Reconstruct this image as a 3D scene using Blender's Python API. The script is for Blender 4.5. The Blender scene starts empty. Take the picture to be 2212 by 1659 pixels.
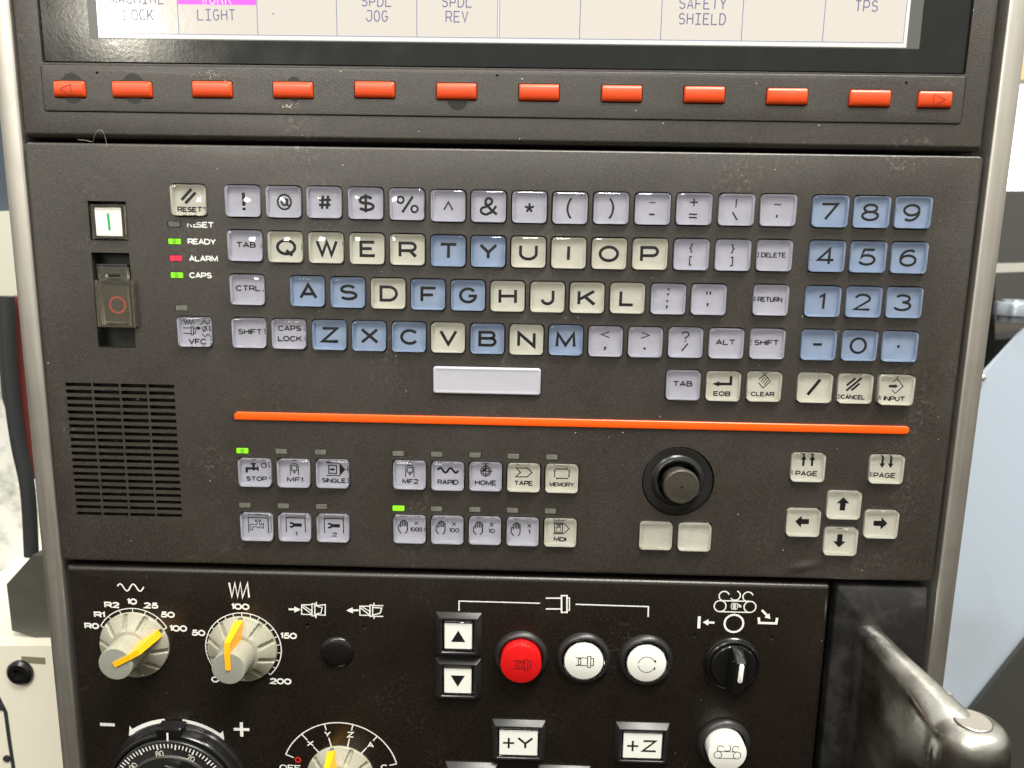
import bpy, bmesh, math, random
from mathutils import Matrix, Vector
import numpy as np
random.seed(7)
S = 0.001                      # everything below is written in millimetres
scene = bpy.context.scene
# ------------------------------------------------------------------ camera
# panel frame: x right, y up, h out of the panel towards the viewer; world = (x, -h, y)
CR = np.array([[0.9996091876488389, 0.017160463986891125, -0.02206785997289246],
               [-0.02075873550289308, 0.9843789830860229, -0.17483447188368925],
               [0.01872289690057345, 0.1752242452809605, 0.9843505051542202]])
CP = np.array([-18.889, -19.672, 362.091])
FPX = 1633.665
PW = np.array([[1, 0, 0], [0, 0, -1], [0, 1, 0]], float)
def world(x, y, h): return Vector((x*S, -h*S, y*S))
def at(u, v, h=0.0):           # where a sight line of the survey photo meets the plane h
    d = CR.T @ np.array([(u-1106)/FPX, -(v-829.5)/FPX, -1.0])
    t = (h-CP[2])/d[2]
    return (CP[0]+d[0]*t, CP[1]+d[1]*t)
camd = bpy.data.cameras.new('camera'); cam = bpy.data.objects.new('camera', camd)
scene.collection.objects.link(cam); scene.camera = cam
m = Matrix((PW @ CR.T).tolist()).to_4x4(); m.translation = world(*CP); cam.matrix_world = m
camd.sensor_width = 36; camd.lens = 36*FPX/2212; camd.clip_start = 0.01; camd.clip_end = 30
camd.dof.use_dof = True; camd.dof.focus_distance = 0.368; camd.dof.aperture_fstop = 10
# ------------------------------------------------------------------ light
w = bpy.data.worlds.new('World'); scene.world = w; w.use_nodes = True
nt = w.node_tree; bg = nt.nodes['Background']
tc = nt.nodes.new('ShaderNodeTexCoord'); sp = nt.nodes.new('ShaderNodeSeparateXYZ'); rp = nt.nodes.new('ShaderNodeValToRGB')
mp = nt.nodes.new('ShaderNodeMapRange'); mp.inputs['From Min'].default_value = -1; mp.inputs['From Max'].default_value = 1
nt.links.new(tc.outputs['Generated'], sp.inputs[0]); nt.links.new(sp.outputs['Z'], mp.inputs['Value']); nt.links.new(mp.outputs[0], rp.inputs[0])
cr = rp.color_ramp; cr.elements[0].position = 0.25; cr.elements[0].color = (.022, .015, .009, 1)
cr.elements[1].position = 0.95; cr.elements[1].color = (1.15, 1.12, 1.02, 1)
e = cr.elements.new(0.45); e.color = (.10, .082, .062, 1)
e = cr.elements.new(0.60); e.color = (.78, .75, .66, 1)
nt.links.new(rp.outputs[0], bg.inputs[0]); bg.inputs[1].default_value = 0.85
def area(name, loc, aim, sx, sy, power, col):
    l = bpy.data.lights.new(name, 'AREA'); l.shape = 'RECTANGLE'; l.size = sx; l.size_y = sy; l.energy = power; l.color = col
    o = bpy.data.objects.new(name, l); scene.collection.objects.link(o); o.location = loc
    o.rotation_euler = (Vector(aim)-Vector(loc)).to_track_quat('-Z', 'Y').to_euler(); return o
area('ceiling_light', (0.45, -0.62, 1.50), (0, 0, -0.1), 1.4, 0.30, 72, (1, .97, .89))
area('ceiling_light', (-0.75, -1.5, 1.25), (0, 0, -0.1), 0.9, 0.30, 17, (1, .97, .91))
area('work_lamp', (-0.86, -1.27, 0.425), (-.2, 0, .08), 0.07, 0.05, 1.7, (1, .93, .78))
area('work_lamp', (-0.585, -1.50, 0.198), (-.13, 0, .02), 0.09, 0.06, .75, (1, .96, .86))
scene.view_settings.view_transform = 'Standard'; scene.view_settings.look = 'None'
scene.view_settings.exposure = 0.0; scene.view_settings.gamma = 1.0
scene.cycles.max_bounces = 12; scene.cycles.transmission_bounces = 10
scene.cycles.sample_clamp_indirect = 6
# ------------------------------------------------------------------ materials
MATS = {}
def mat(name, col, rough=.5, metal=0, spec=.5, bump=0, bscale=1500, trans=0, ior=1.49, emit=None, estr=0, coat=0,
        mott=0, mscale=1500, stain=None, sscale=25, samt=.5, dust=0, rvar=0, stretch=None, alpha=1, dustscale=170, cell=0, scuff=0):
    if name in MATS: return MATS[name]
    M = bpy.data.materials.new(name); M.use_nodes = True; N = M.node_tree; b = N.nodes['Principled BSDF']; L = N.links.new
    def nd(t, **k):
        n = N.nodes.new(t)
        for a, v in k.items():
            if a in n.inputs: n.inputs[a].default_value = v
        return n
    b.inputs['Roughness'].default_value = rough; b.inputs['Metallic'].default_value = metal
    b.inputs['Specular IOR Level'].default_value = spec; b.inputs['IOR'].default_value = ior
    b.inputs['Transmission Weight'].default_value = trans; b.inputs['Coat Weight'].default_value = coat; b.inputs['Coat Roughness'].default_value = .20 if 'powder' in name else .05; b.inputs['Alpha'].default_value = alpha
    if emit: b.inputs['Emission Color'].default_value = (*emit, 1); b.inputs['Emission Strength'].default_value = estr
    geo = nd('ShaderNodeNewGeometry'); vec = geo.outputs['Position']
    if stretch:
        mpp = nd('ShaderNodeMapping'); mpp.inputs['Scale'].default_value = stretch; L(vec, mpp.inputs[0]); vec = mpp.outputs[0]
    colout = None
    rgb = nd('ShaderNodeRGB'); rgb.outputs[0].default_value = (*col, 1); colout = rgb.outputs[0]
    if mott:
        n = nd('ShaderNodeTexNoise', Scale=mscale, Detail=2.0); L(vec, n.inputs['Vector'])
        r = nd('ShaderNodeMapRange'); r.inputs['From Min'].default_value = .3; r.inputs['From Max'].default_value = .7
        r.inputs['To Min'].default_value = 1-mott; r.inputs['To Max'].default_value = 1+mott; L(n.outputs[0], r.inputs[0])
        mx = nd('ShaderNodeVectorMath'); mx.operation = 'SCALE'; L(colout, mx.inputs[0]); L(r.outputs[0], mx.inputs['Scale']); colout = mx.outputs[0]
    if cell:     # flake speckle: every half-millimetre cell its own lightness
        v = nd('ShaderNodeTexVoronoi', Scale=cell); L(geo.outputs['Position'], v.inputs['Vector']); sx = nd('ShaderNodeSeparateXYZ'); L(v.outputs['Color'], sx.inputs[0])
        p3 = nd('ShaderNodeMath'); p3.operation = 'POWER'; L(sx.outputs[1], p3.inputs[0]); p3.inputs[1].default_value = 3.0
        r = nd('ShaderNodeMapRange'); r.inputs['To Min'].default_value = .55; r.inputs['To Max'].default_value = 2.9; L(p3.outputs[0], r.inputs[0])
        mx = nd('ShaderNodeVectorMath'); mx.operation = 'SCALE'; L(colout, mx.inputs[0]); L(r.outputs[0], mx.inputs['Scale']); colout = mx.outputs[0]
    if scuff:    # pale rubbed smears in a few places
        n = nd('ShaderNodeTexNoise', Scale=21.0, Detail=2.0); L(geo.outputs['Position'], n.inputs['Vector']); n2 = nd('ShaderNodeTexNoise', Scale=420.0, Detail=5.0, Roughness=.7); L(geo.outputs['Position'], n2.inputs['Vector'])
        ra = nd('ShaderNodeMapRange'); ra.inputs['From Min'].default_value = .58; ra.inputs['From Max'].default_value = .74; L(n.outputs[0], ra.inputs[0])
        rb = nd('ShaderNodeMapRange'); rb.inputs['From Min'].default_value = .52; rb.inputs['From Max'].default_value = .66; L(n2.outputs[0], rb.inputs[0])
        mu = nd('ShaderNodeMath'); mu.operation = 'MULTIPLY'; L(ra.outputs[0], mu.inputs[0]); L(rb.outputs[0], mu.inputs[1])
        mv = nd('ShaderNodeMath'); mv.operation = 'MULTIPLY'; L(mu.outputs[0], mv.inputs[0]); mv.inputs[1].default_value = scuff
        mx = nd('ShaderNodeMix'); mx.data_type = 'RGBA'; L(mv.outputs[0], mx.inputs['Factor']); L(colout, mx.inputs['A']); mx.inputs['B'].default_value = (.24, .22, .19, 1)
        colout = mx.outputs['Result']
    if stain:
        n = nd('ShaderNodeTexNoise', Scale=sscale, Detail=6.0, Roughness=.62); L(geo.outputs['Position'], n.inputs['Vector'])
        r = nd('ShaderNodeMapRange'); r.inputs['From Min'].default_value = .5; r.inputs['From Max'].default_value = .72
        r.inputs['To Max'].default_value = samt; L(n.outputs[0], r.inputs[0])
        mx = nd('ShaderNodeMix'); mx.data_type = 'RGBA'; L(r.outputs[0], mx.inputs['Factor']); L(colout, mx.inputs['A']); mx.inputs['B'].default_value = (*stain, 1)
        colout = mx.outputs['Result']
    if dust:
        v = nd('ShaderNodeTexVoronoi', Scale=dustscale); L(geo.outputs['Position'], v.inputs['Vector'])
        sx = nd('ShaderNodeSeparateXYZ'); L(v.outputs['Color'], sx.inputs[0])
        rr = nd('ShaderNodeMath'); rr.operation = 'MULTIPLY'; L(sx.outputs[0], rr.inputs[0]); rr.inputs[1].default_value = .075*dust
        rr2 = nd('ShaderNodeMath'); rr2.operation = 'SUBTRACT'; L(rr.outputs[0], rr2.inputs[0]); rr2.inputs[1].default_value = .028
        lt = nd('ShaderNodeMath'); lt.operation = 'LESS_THAN'; L(v.outputs['Distance'], lt.inputs[0]); L(rr2.outputs[0], lt.inputs[1])
        mx = nd('ShaderNodeMix'); mx.data_type = 'RGBA'; L(lt.outputs[0], mx.inputs['Factor']); L(colout, mx.inputs['A']); mx.inputs['B'].default_value = (.62, .60, .55, 1)
        colout = mx.outputs['Result']
    L(colout, b.inputs['Base Color'])
    if rvar:
        n = nd('ShaderNodeTexNoise', Scale=sscale*1.7, Detail=5.0); L(vec, n.inputs['Vector'])
        r = nd('ShaderNodeMapRange'); r.inputs['From Min'].default_value = .3; r.inputs['From Max'].default_value = .7
        r.inputs['To Min'].default_value = rough-rvar; r.inputs['To Max'].default_value = rough+rvar; L(n.outputs[0], r.inputs[0]); L(r.outputs[0], b.inputs['Roughness'])
    if bump:
        n = nd('ShaderNodeTexNoise', Scale=bscale, Detail=3.0); L(vec, n.inputs['Vector'])
        bp = nd('ShaderNodeBump', Strength=bump); bp.inputs['Distance'].default_value = .0004; L(n.outputs[0], bp.inputs['Height']); L(bp.outputs[0], b.inputs['Normal'])
    MATS[name] = M; return M
PAINT = mat('textured bronze grey powder coat', (.0225, .0180, .0134), .44, spec=1.0, bump=.45, bscale=2100, cell=3300, scuff=.55, stain=(.050, .043, .034), sscale=18, samt=.35, dust=1.05, rvar=.05, coat=.12)
LOWP = mat('dark brown black panel paint', (.0090, .0063, .0044), .35, spec=.62, bump=.20, bscale=1400, cell=3300, scuff=.14, stain=(.03, .024, .016), sscale=16, samt=.2, dust=.75, rvar=.05)
BLOCK = mat('satin black handle housing', (.0125, .012, .0115), .36, bump=.10, bscale=1200, stain=(.07, .068, .062), sscale=60, samt=.5, dust=1, rvar=.08)
BLACK = mat('black plastic', (.016, .016, .016), .36, bump=.1, bscale=1600, mott=.3, dust=.8, rvar=.06)
GLOSSB = mat('shiny black plastic', (.008, .008, .008), .2, bump=.05, bscale=700, dust=1.1, rvar=.05)
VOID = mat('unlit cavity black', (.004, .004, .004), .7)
RAIL = mat('brushed stainless steel', (.74, .71, .65), .46, metal=1, bump=.06, bscale=300, stain=(.50, .47, .41), sscale=40, samt=.4, rvar=.035, stretch=(6, 6, .25))
CAST = mat('cast aluminium with oily stains', (.60, .60, .565), .29, metal=1, bump=.12, bscale=500, stain=(.20, .18, .11), sscale=30, samt=.92, rvar=.09, dust=.8)
CLEAR = mat('clear acrylic', (1, 1, 1), .035, trans=1, ior=1.49, bump=.012, bscale=160)
CLEAR2 = mat('clear smoked acrylic', (.95, .92, .80), .06, trans=.97, ior=1.45, bump=.03, bscale=220)
LAV = mat('lavender grey key insert', (.68, .68, .775), .5, mott=.05, mscale=220)
CREAM = mat('cream key insert', (.86, .85, .755), .5, mott=.05, mscale=220)
BLUE = mat('blue key insert', (.42, .525, .71), .5, mott=.06, mscale=220)
INK = mat('black printing ink', (.006, .006, .008), .5)
WINK = mat('white printing ink', (.80, .80, .77), .5, mott=.06, mscale=900)
SPACE = mat('worn pale grey plastic', (.45, .455, .505), .36, bump=.04, bscale=500, stain=(.46, .46, .48), sscale=95, samt=.5, mott=.03, rvar=.06)
ORKEY = mat('orange red plastic', (.72, .068, .012), .36, bump=.06, bscale=900, stain=(.50, .06, .02), sscale=90, samt=.3, rvar=.06)
ORBAR = mat('bright orange plastic', (.88, .105, .007), .33, bump=.03, bscale=600)
BEIGE = mat('grey beige knob plastic', (.345, .335, .265), .38, bump=.10, bscale=700, mott=.06, mscale=900, stain=(.27, .24, .16), sscale=110, samt=.45, rvar=.05)
GREYC = mat('grey knob cap', (.27, .28, .245), .36, bump=.05, bscale=800, mott=.06, mscale=500, stain=(.22, .22, .2), sscale=100, samt=.4)
POINT = mat('translucent amber plastic', (.98, .45, .008), .30, bump=.03, bscale=500, emit=(1, .3, .0), estr=.0)
WHITEB = mat('milky white button face', (.80, .80, .75), .35, mott=.02)
REDB = mat('red button plastic', (.64, .010, .011), .18, coat=.6, mott=.05, mscale=300)
LEDOFF = mat('unlit indicator plastic', (.135, .135, .115), .45, mott=.2, mscale=400)
GREENLED = mat('lit green indicator', (.1, .5, .02), .4, emit=(.26, .84, .0), estr=1.0)
GREENDIM = mat('dim middle of lit green indicator', (.12, .3, .03), .4, emit=(.14, .42, .01), estr=.5)
REDLED = mat('lit red indicator', (.6, .02, .05), .4, emit=(.86, .015, .05), estr=.9)
REDDIM = mat('dim middle of lit red indicator', (.3, .03, .04), .4, emit=(.5, .03, .05), estr=.45)
GLASS = mat('smudged screen glass', (.007, .008, .008), .17, stain=(.018, .020, .019), sscale=45, samt=.5, rvar=.04, dust=.6, bump=.05, bscale=600, spec=.6)
LCD = mat('lit screen cream', (.12, .12, .11),   .13, emit=(.93, .84, .73), estr=.74, bump=.10, bscale=500)
LCDW = mat('lit screen white border', (.1, .1, .1), .13, emit=(1, .98, .93), estr=.86)
NAVY = mat('screen navy', (.05, .05, .12), .3, emit=(.10, .09, .22), estr=.8)
GREYL = mat('screen line grey', (.05, .05, .1), .3, emit=(.22, .22, .32), estr=.8)
MAG = mat('screen magenta', (.3, .05, .3), .3, emit=(.82, .07, .78), estr=.9)
LCDE = mat('dark glass edge around screen', (.10, .105, .10), .3, mott=.1)
WORN = mat('rubbed dark paint', (.013, .014, .0135), .40, mott=.2, mscale=900, bump=.05, bscale=900)
SCUFF = mat('scraped bare glint', (.35, .33, .25), .25, metal=1, mott=.9, mscale=1200, bump=.9, bscale=900)
# ------------------------------------------------------------------ object plumbing
C = scene.collection
POS = {}
def tagp(o, label=None, cat=None, group=None, kind=None):
    if label: o['label'] = label
    if cat: o['category'] = cat
    if group: o['group'] = group
    if kind: o['kind'] = kind
    return o
def thing(name, x, y, h, label, cat, group=None):
    o = bpy.data.objects.new(name, None); C.objects.link(o); o.location = world(x, y, h); o.rotation_euler = (math.pi/2, 0, 0)
    o.empty_display_size = .01; POS[o.name] = (x, y, h); return tagp(o, label, cat, group)
def newmesh(name, V, F, mt, ang=30, mats=None, fm=None):
    me = bpy.data.meshes.new(name); me.from_pydata([(v[0]*S, v[1]*S, v[2]*S) for v in V], [], F)
    me.materials.append(mt)
    if mats:
        for k in mats: me.materials.append(k)
        me.polygons.foreach_set('material_index', fm)
    if ang:
        me.polygons.foreach_set('use_smooth', [True]*len(me.polygons)); me.set_sharp_from_angle(angle=math.radians(ang))
    me.update(); return me
def put(name, me, parent, x, y, h, label=None, kind=None, rz=0):
    o = bpy.data.objects.new(name, me); C.objects.link(o)
    if parent is None:
        o.location = world(x, y, h); o.rotation_euler = (math.pi/2, 0, 0)
    else:
        p = POS[parent.name]; o.parent = parent; o.location = ((x-p[0])*S, (y-p[1])*S, (h-p[2])*S)
    if rz: o.rotation_euler = (0, 0, rz)
    POS[o.name] = (x, y, h); return tagp(o, label, None, None, kind)
# ------------------------------------------------------------------ shapes (V, F)
def rr(w, l, r, n=4, cx=0, cy=0):
    r = max(min(r, w/2-1e-3, l/2-1e-3), 1e-3); P = []
    for sx, sy, a0 in ((1, 1, 0), (-1, 1, 90), (-1, -1, 180), (1, -1, 270)):
        for k in range(n+1):
            a = math.radians(a0+90*k/n); P.append((cx+sx*(w/2-r)+r*math.cos(a), cy+sy*(l/2-r)+r*math.sin(a)))
    return P
def loft(rings, cap0=True, cap1=True):
    n = len(rings[0]); V = [p for R in rings for p in R]; F = []
    for k in range(len(rings)-1):
        a, b = k*n, (k+1)*n
        for i in range(n):
            j = (i+1) % n; F.append((a+i, a+j, b+j, b+i))
    if cap0: F.append(tuple(range(n-1, -1, -1)))
    if cap1: F.append(tuple((len(rings)-1)*n+i for i in range(n)))
    return V, F
def rrloft(w, l, r, prof, n=4, cap0=True, cap1=True, cx=0, cy=0):
    return loft([[(x, y, h) for x, y in rr(w-2*i, l-2*i, max(r-i*.8, .15), n, cx, cy)] for i, h in prof], cap0, cap1)
def lathe(prof, n=48, cap0=True, cap1=True, cx=0, cy=0):
    return loft([[(cx+r*math.cos(2*math.pi*i/n), cy+r*math.sin(2*math.pi*i/n), h) for i in range(n)] for r, h in prof], cap0, cap1)
def prism(pts, h0, h1):
    return loft([[(x, y, h0) for x, y in pts], [(x, y, h1) for x, y in pts]])
def join(*VF):
    V = []; F = []
    for v, f in VF:
        o = len(V); V += list(v); F += [tuple(i+o for i in g) for g in f]
    return V, F
def arc(cx, cy, rx, ry, a0, a1, n=20):
    return [(cx+rx*math.cos(math.radians(a0+(a1-a0)*k/n)), cy+ry*math.sin(math.radians(a0+(a1-a0)*k/n))) for k in range(n+1)]
def circle(cx, cy, r, ry=None, n=28): return arc(cx, cy, r, ry or r, 0, 360, n)[:-1]
_z = [0]
def ribbon(pts, wd, closed=False, z=0):
    P = [Vector(p) for p in pts]; Q = [P[0]]
    for p in P[1:]:
        if (p-Q[-1]).length > 1e-4: Q.append(p)
    if closed and (Q[0]-Q[-1]).length < 1e-4: Q.pop()
    n = len(Q); Lf = []; Rt = []
    if n < 2: return [], []
    for i in range(n):
        a = Q[i-1] if (i > 0 or closed) else None; b = Q[(i+1) % n] if (i < n-1 or closed) else None
        d1 = (Q[i]-a).normalized() if a is not None else None; d2 = (b-Q[i]).normalized() if b is not None else None
        if d1 is None: d1 = d2
        if d2 is None: d2 = d1
        t = d1+d2
        if t.length < 1e-3: t = d2.copy()
        t.normalize(); nn = Vector((-t.y, t.x)); c = max(nn.dot(Vector((-d1.y, d1.x))), .42)
        Lf.append(Q[i]+nn*wd/2/c); Rt.append(Q[i]-nn*wd/2/c)
    V = [(p.x, p.y, z) for p in Lf]+[(p.x, p.y, z) for p in Rt]
    F = [(i, i+n, (i+1) % n+n, (i+1) % n) for i in range(n if closed else n-1)]
    return V, F
def flat(strokes, fills=(), z0=0):
    """printed artwork: strokes = (points, width, closed); fills = polygons. Each piece lies a hair above the one before."""
    out = []; z = z0
    for s in strokes:
        out.append(ribbon(s[0], s[1], s[2] if len(s) > 2 else False, z)); z += .006
    for f in fills:
        A = sum(f[i-1][0]*f[i][1]-f[i][0]*f[i-1][1] for i in range(len(f)))
        g = list(f) if A > 0 else list(f)[::-1]
        out.append(([(x, y, z) for x, y in g], [tuple(range(len(g)))])); z += .006
    return join(*out)
# ------------------------------------------------------------------ wide sans lettering, drawn as strokes (cap height 1)
A_ = arc
GL = {
 'A': (1.25, [[(0, 0), (.625, 1), (1.25, 0)], [(.2, .3), (1.05, .3)]]),
 'B': (1.12, [[(0, .53), (.8, .53)]+A_(.8, .265, .32, .265, 90, -90, 10)+[(0, 0), (0, 1), (.76, 1)]+A_(.76, .765, .28, .235, 90, -90, 10)]),
 'C': (1.22, [A_(.64, .5, .64, .5, 38, 322, 28)]),
 'D': (1.25, [[(0, 0), (0, 1), (.62, 1)]+A_(.62, .5, .63, .5, 90, -90, 18)+[(0, 0), (0, .1)]]),
 'E': (1.05, [[(1.05, 1), (0, 1), (0, 0), (1.08, 0)], [(0, .52), (.85, .52)]]),
 'F': (1.0, [[(1.05, 1), (0, 1), (0, 0)], [(0, .48), (.85, .48)]]),
 'G': (1.3, [A_(.64, .5, .64, .5, 40, 345, 28)+[(1.27, .46), (.68, .46)]]),
 'H': (1.15, [[(0, 0), (0, 1)], [(1.15, 0), (1.15, 1)], [(0, .52), (1.15, .52)]]),
 'I': (.0, [[(0, 0), (0, 1)]]),
 'J': (.9, [[(.9, 1), (.9, .35)]+A_(.47, .35, .43, .35, 0, -175, 14)]),
 'K': (1.15, [[(0, 0), (0, 1)], [(1.1, 1), (.05, .38)], [(.42, .6), (1.15, 0)]]),
 'L': (.98, [[(0, 1), (0, 0), (.98, 0)]]),
 'M': (1.4, [[(0, 0), (.06, 1), (.7, .12), (1.34, 1), (1.4, 0)]]),
 'N': (1.2, [[(0, 0), (0, 1), (1.2, 0), (1.2, 1)]]),
 'O': (1.32, [A_(.66, .5, .66, .5, 0, 360, 36)]),
 'P': (1.1, [[(0, 0), (0, 1), (.78, 1)]+A_(.78, .7, .32, .3, 90, -90, 12)+[(0, .4)]]),
 'Q': (1.32, [A_(.66, .5, .66, .5, 0, 360, 36), [(.66, .27), (1.12, -.12)]]),
 'R': (1.15, [[(0, 0), (0, 1), (.8, 1)]+A_(.8, .72, .32, .28, 90, -90, 12)+[(0, .44)], [(.72, .44), (1.15, 0)]]),
 'S': (1.12, [A_(.55, .75, .48, .25, 25, 180, 14)+A_(.55, .71, .48, .19, 188, 268, 8)+A_(.58, .27, .53, .25, 88, -90, 16)+A_(.55, .25, .52, .23, -96, -155, 8)]),
 'T': (1.2, [[(0, 1), (1.2, 1)], [(.6, 1), (.6, 0)]]),
 'U': (1.15, [[(0, 1), (0, .42)]+A_(.575, .42, .575, .42, 180, 360, 18)+[(1.15, 1)]]),
 'V': (1.22, [[(0, 1), (.61, 0), (1.22, 1)]]),
 'W': (1.6, [[(0, 1), (.42, 0), (.8, .95), (1.18, 0), (1.6, 1)]]),
 'X': (1.22, [[(0, 1), (1.22, 0)], [(0, 0), (1.22, 1)]]),
 'Y': (1.22, [[(0, 1), (.61, .45), (1.22, 1)], [(.61, .45), (.61, 0)]]),
 'Z': (1.15, [[(.03, 1), (1.1, 1), (0, 0), (1.17, 0)]]),
 '0': (1.1, [A_(.55, .5, .55, .5, 0, 360, 30)]),
 '1': (.3, [[(.0, .80), (.28, .97), (.28, 0)]]),
 '2': (1.05, [A_(.52, .72, .5, .28, 165, -25, 16)+[(0, 0), (1.08, 0)]]),
 '3': (1.0, [A_(.46, .76, .46, .24, 150, -90, 14), A_(.46, .27, .54, .27, 90, -158, 16)]),
 '4': (1.1, [[(.8, 0), (.8, 1), (0, .27), (1.12, .27)]]),
 '5': (1.0, [[(.98, 1), (.3, 1), (.14, .5)]+A_(.5, .32, .52, .31, 125, -155, 18)]),
 '6': (1.02, [A_(.53, .33, .5, .33, 0, 360, 24), A_(.62, .42, .6, .58, 60, 185, 14)]),
 '7': (1.0, [[(0, 1), (1.02, 1), (.28, 0)]]),
 '8': (1.02, [A_(.51, .76, .42, .24, 0, 360, 22), A_(.51, .27, .52, .27, 0, 360, 24)]),
 '9': (1.02, [A_(.5, .67, .5, .33, 0, 360, 24), A_(.40, .58, .6, .58, 5, -120, 14)]),
 ' ': (.5, []), '.': (.1, [[(0, 0), (0, .14)]]), '-': (.6, [[(0, .45), (.6, .45)]]), '+': (.8, [[(0, .45), (.8, .45)], [(.4, .05), (.4, .85)]]),
}
def text(s, cx, cy, h, wd, total=None, gap=.34, rot=0, bold=None, narrow=None):
    X = 0; out = []
    for ch in s:
        gw, st = GL[ch]; k = narrow or 1
        for q in st: out.append([(X+a*k, b) for a, b in q])
        X += gw*k+gap
    X -= gap; k = (total-wd)/X/h if total else 1; hh = h-wd
    res = []; c, sn = math.cos(rot), math.sin(rot)
    for q in out:
        r = []
        for a, b in q:
            px, py = (a-X/2)*h*k, (b-.5)*hh; r.append((cx+px*c-py*sn, cy+px*sn+py*c))
        res.append((r, wd))
    return res
def mono(s, cx, cy, h, wd, adv):   # narrow screen lettering, serifed I
    out = []
    for i, ch in enumerate(s):
        gx = cx+(i-(len(s)-1)/2)*adv; gw, st = GL[ch]
        if ch == 'I': st = [[(.3, 0), (.3, 1)], [(0, 1), (.6, 1)], [(0, 0), (.6, 0)]]; gw = .6
        if ch == 'J': st = [[(.15, 1), (.85, 1)]]+st
        kx = adv*.68/max(gw, .6)
        for q in st: out.append(([(gx+(a-gw/2)*kx, cy+(b-.5)*(h-wd)) for a, b in q], wd))
    return out
def arrow(x0, y0, x1, y1, wd, hw, hl):
    d = Vector((x1-x0, y1-y0)).normalized(); n = Vector((-d.y, d.x)); b = Vector((x1, y1))-d*hl
    return ([(x0, y0), (b.x, b.y)], wd), [(x1, y1), (b.x+n.x*hw/2, b.y+n.y*hw/2), (b.x-n.x*hw/2, b.y-n.y*hw/2)]
def sine(x0, x1, y, amp, cyc, n=40, ph=0):
    return [(x0+(x1-x0)*i/n, y+amp*math.sin(ph+2*math.pi*cyc*i/n)) for i in range(n+1)]
def mark(name, parent, strokes, fills, h, mt, label=None):
    pts = [p for s in strokes for p in s[0]]+[p for f in fills for p in f]
    cx = (min(p[0] for p in pts)+max(p[0] for p in pts))/2; cy = (min(p[1] for p in pts)+max(p[1] for p in pts))/2
    V, F = flat(strokes, fills); V = [(a-cx, b-cy, c) for a, b, c in V]
    return put(name, newmesh(name, V, F, mt, 0), parent, cx, cy, h, label)
def boolcut(V, F, cutters, name, mt):
    a = bpy.data.objects.new('tmp_a', newmesh('tmp_a', V, F, mt, 30)); b = bpy.data.objects.new('tmp_b', newmesh('tmp_b', *join(*cutters), mt, 0))
    C.objects.link(a); C.objects.link(b)
    md = a.modifiers.new('b', 'BOOLEAN'); md.object = b; md.operation = 'DIFFERENCE'; md.solver = 'EXACT'
    dg = bpy.context.evaluated_depsgraph_get(); me = bpy.data.meshes.new_from_object(a.evaluated_get(dg)); me.name = name
    me.polygons.foreach_set('use_smooth', [True]*len(me.polygons)); me.set_sharp_from_angle(angle=math.radians(30))
    bpy.data.objects.remove(a); bpy.data.objects.remove(b); return me
def hole(x, y, w, l, r, h0=-6, h1=3, n=3): return prism(rr(w, l, r, n, x, y), h0, h1)
def G(i, j, pts, h=0): return [at(737.33*i+x/3, 553*j+y/3, h) for x, y in pts]   # survey grid cell -> panel mm
#---DISPLAY---
# ------------------------------------------------------------------ display unit
disp = thing('display_unit', -34.5, 27.8, 0, 'bronze grey screen housing with a lit screen above a row of orange soft keys', 'display unit')
DX0, DX1, DY0, DY1 = -255.5, 186.3, 28.0, 150.0
softk = [(149.5, 192.5, 68), (284.7, 193.3, 86), (457.7, 193, 86), (632.3, 194.5, 86), (809, 193.8, 86), (986, 197.2, 86), (1164.5, 199.7, 86),
         (1343.3, 202.2, 86), (1521.7, 204.5, 86), (1700.8, 208.3, 86), (1879.7, 212.2, 86), (2020.3, 215, 70)]
GX0, GX1, GY0 = -243.6, 175.0, 61.0
V, F = rrloft(DX1-DX0, DY1-DY0, 2, [(0, -12), (0, -2.2), (.4, -1.1), (1.1, -.35), (2.2, 0)], 4, True, True, (DX0+DX1)/2, (DY0+DY1)/2)
cut = [hole((GX0+GX1)/2, (GY0+160)/2, GX1-GX0, 160-GY0, .8, -7), hole(-34.5, 49.8, 420.2, 20.8, 1.5, -1.6, 3)]
me = boolcut(V, F, cut, 'bezel', PAINT); put('bezel', me, disp, 0, 0, 0)
sk = []
for u, v, pw in softk:
    x, y = at(u, v, 1.2); sk.append((x, y, pw/86*18.1))
cut = [hole(x, y, ww+.9, 7.9, .9, -9, 3) for x, y, ww in sk]
for u, v in ((210, 157), (1074, 163), (1957, 179)):
    x, y = at(u, v, .4); cut.append(lathe([(.55, -3), (.55, 3)], 14, True, True, x, y))
V, F = rrloft(419.6, 20.4, 1.2, [(0, -1.5), (0, .1), (.3, .45), (.6, .5)], 4, True, True, -34.5, 49.85)
me = boolcut(V, F, cut, 'key_strip', PAINT); put('key_strip', me, disp, 0, 0, .05)
put('cavity_floor', newmesh('cavity_floor', *rrloft(416, 19, 1, [(0, -8), (0, -7)], 2), VOID, 0), disp, -34.5, 49.8, 5.4)
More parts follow.
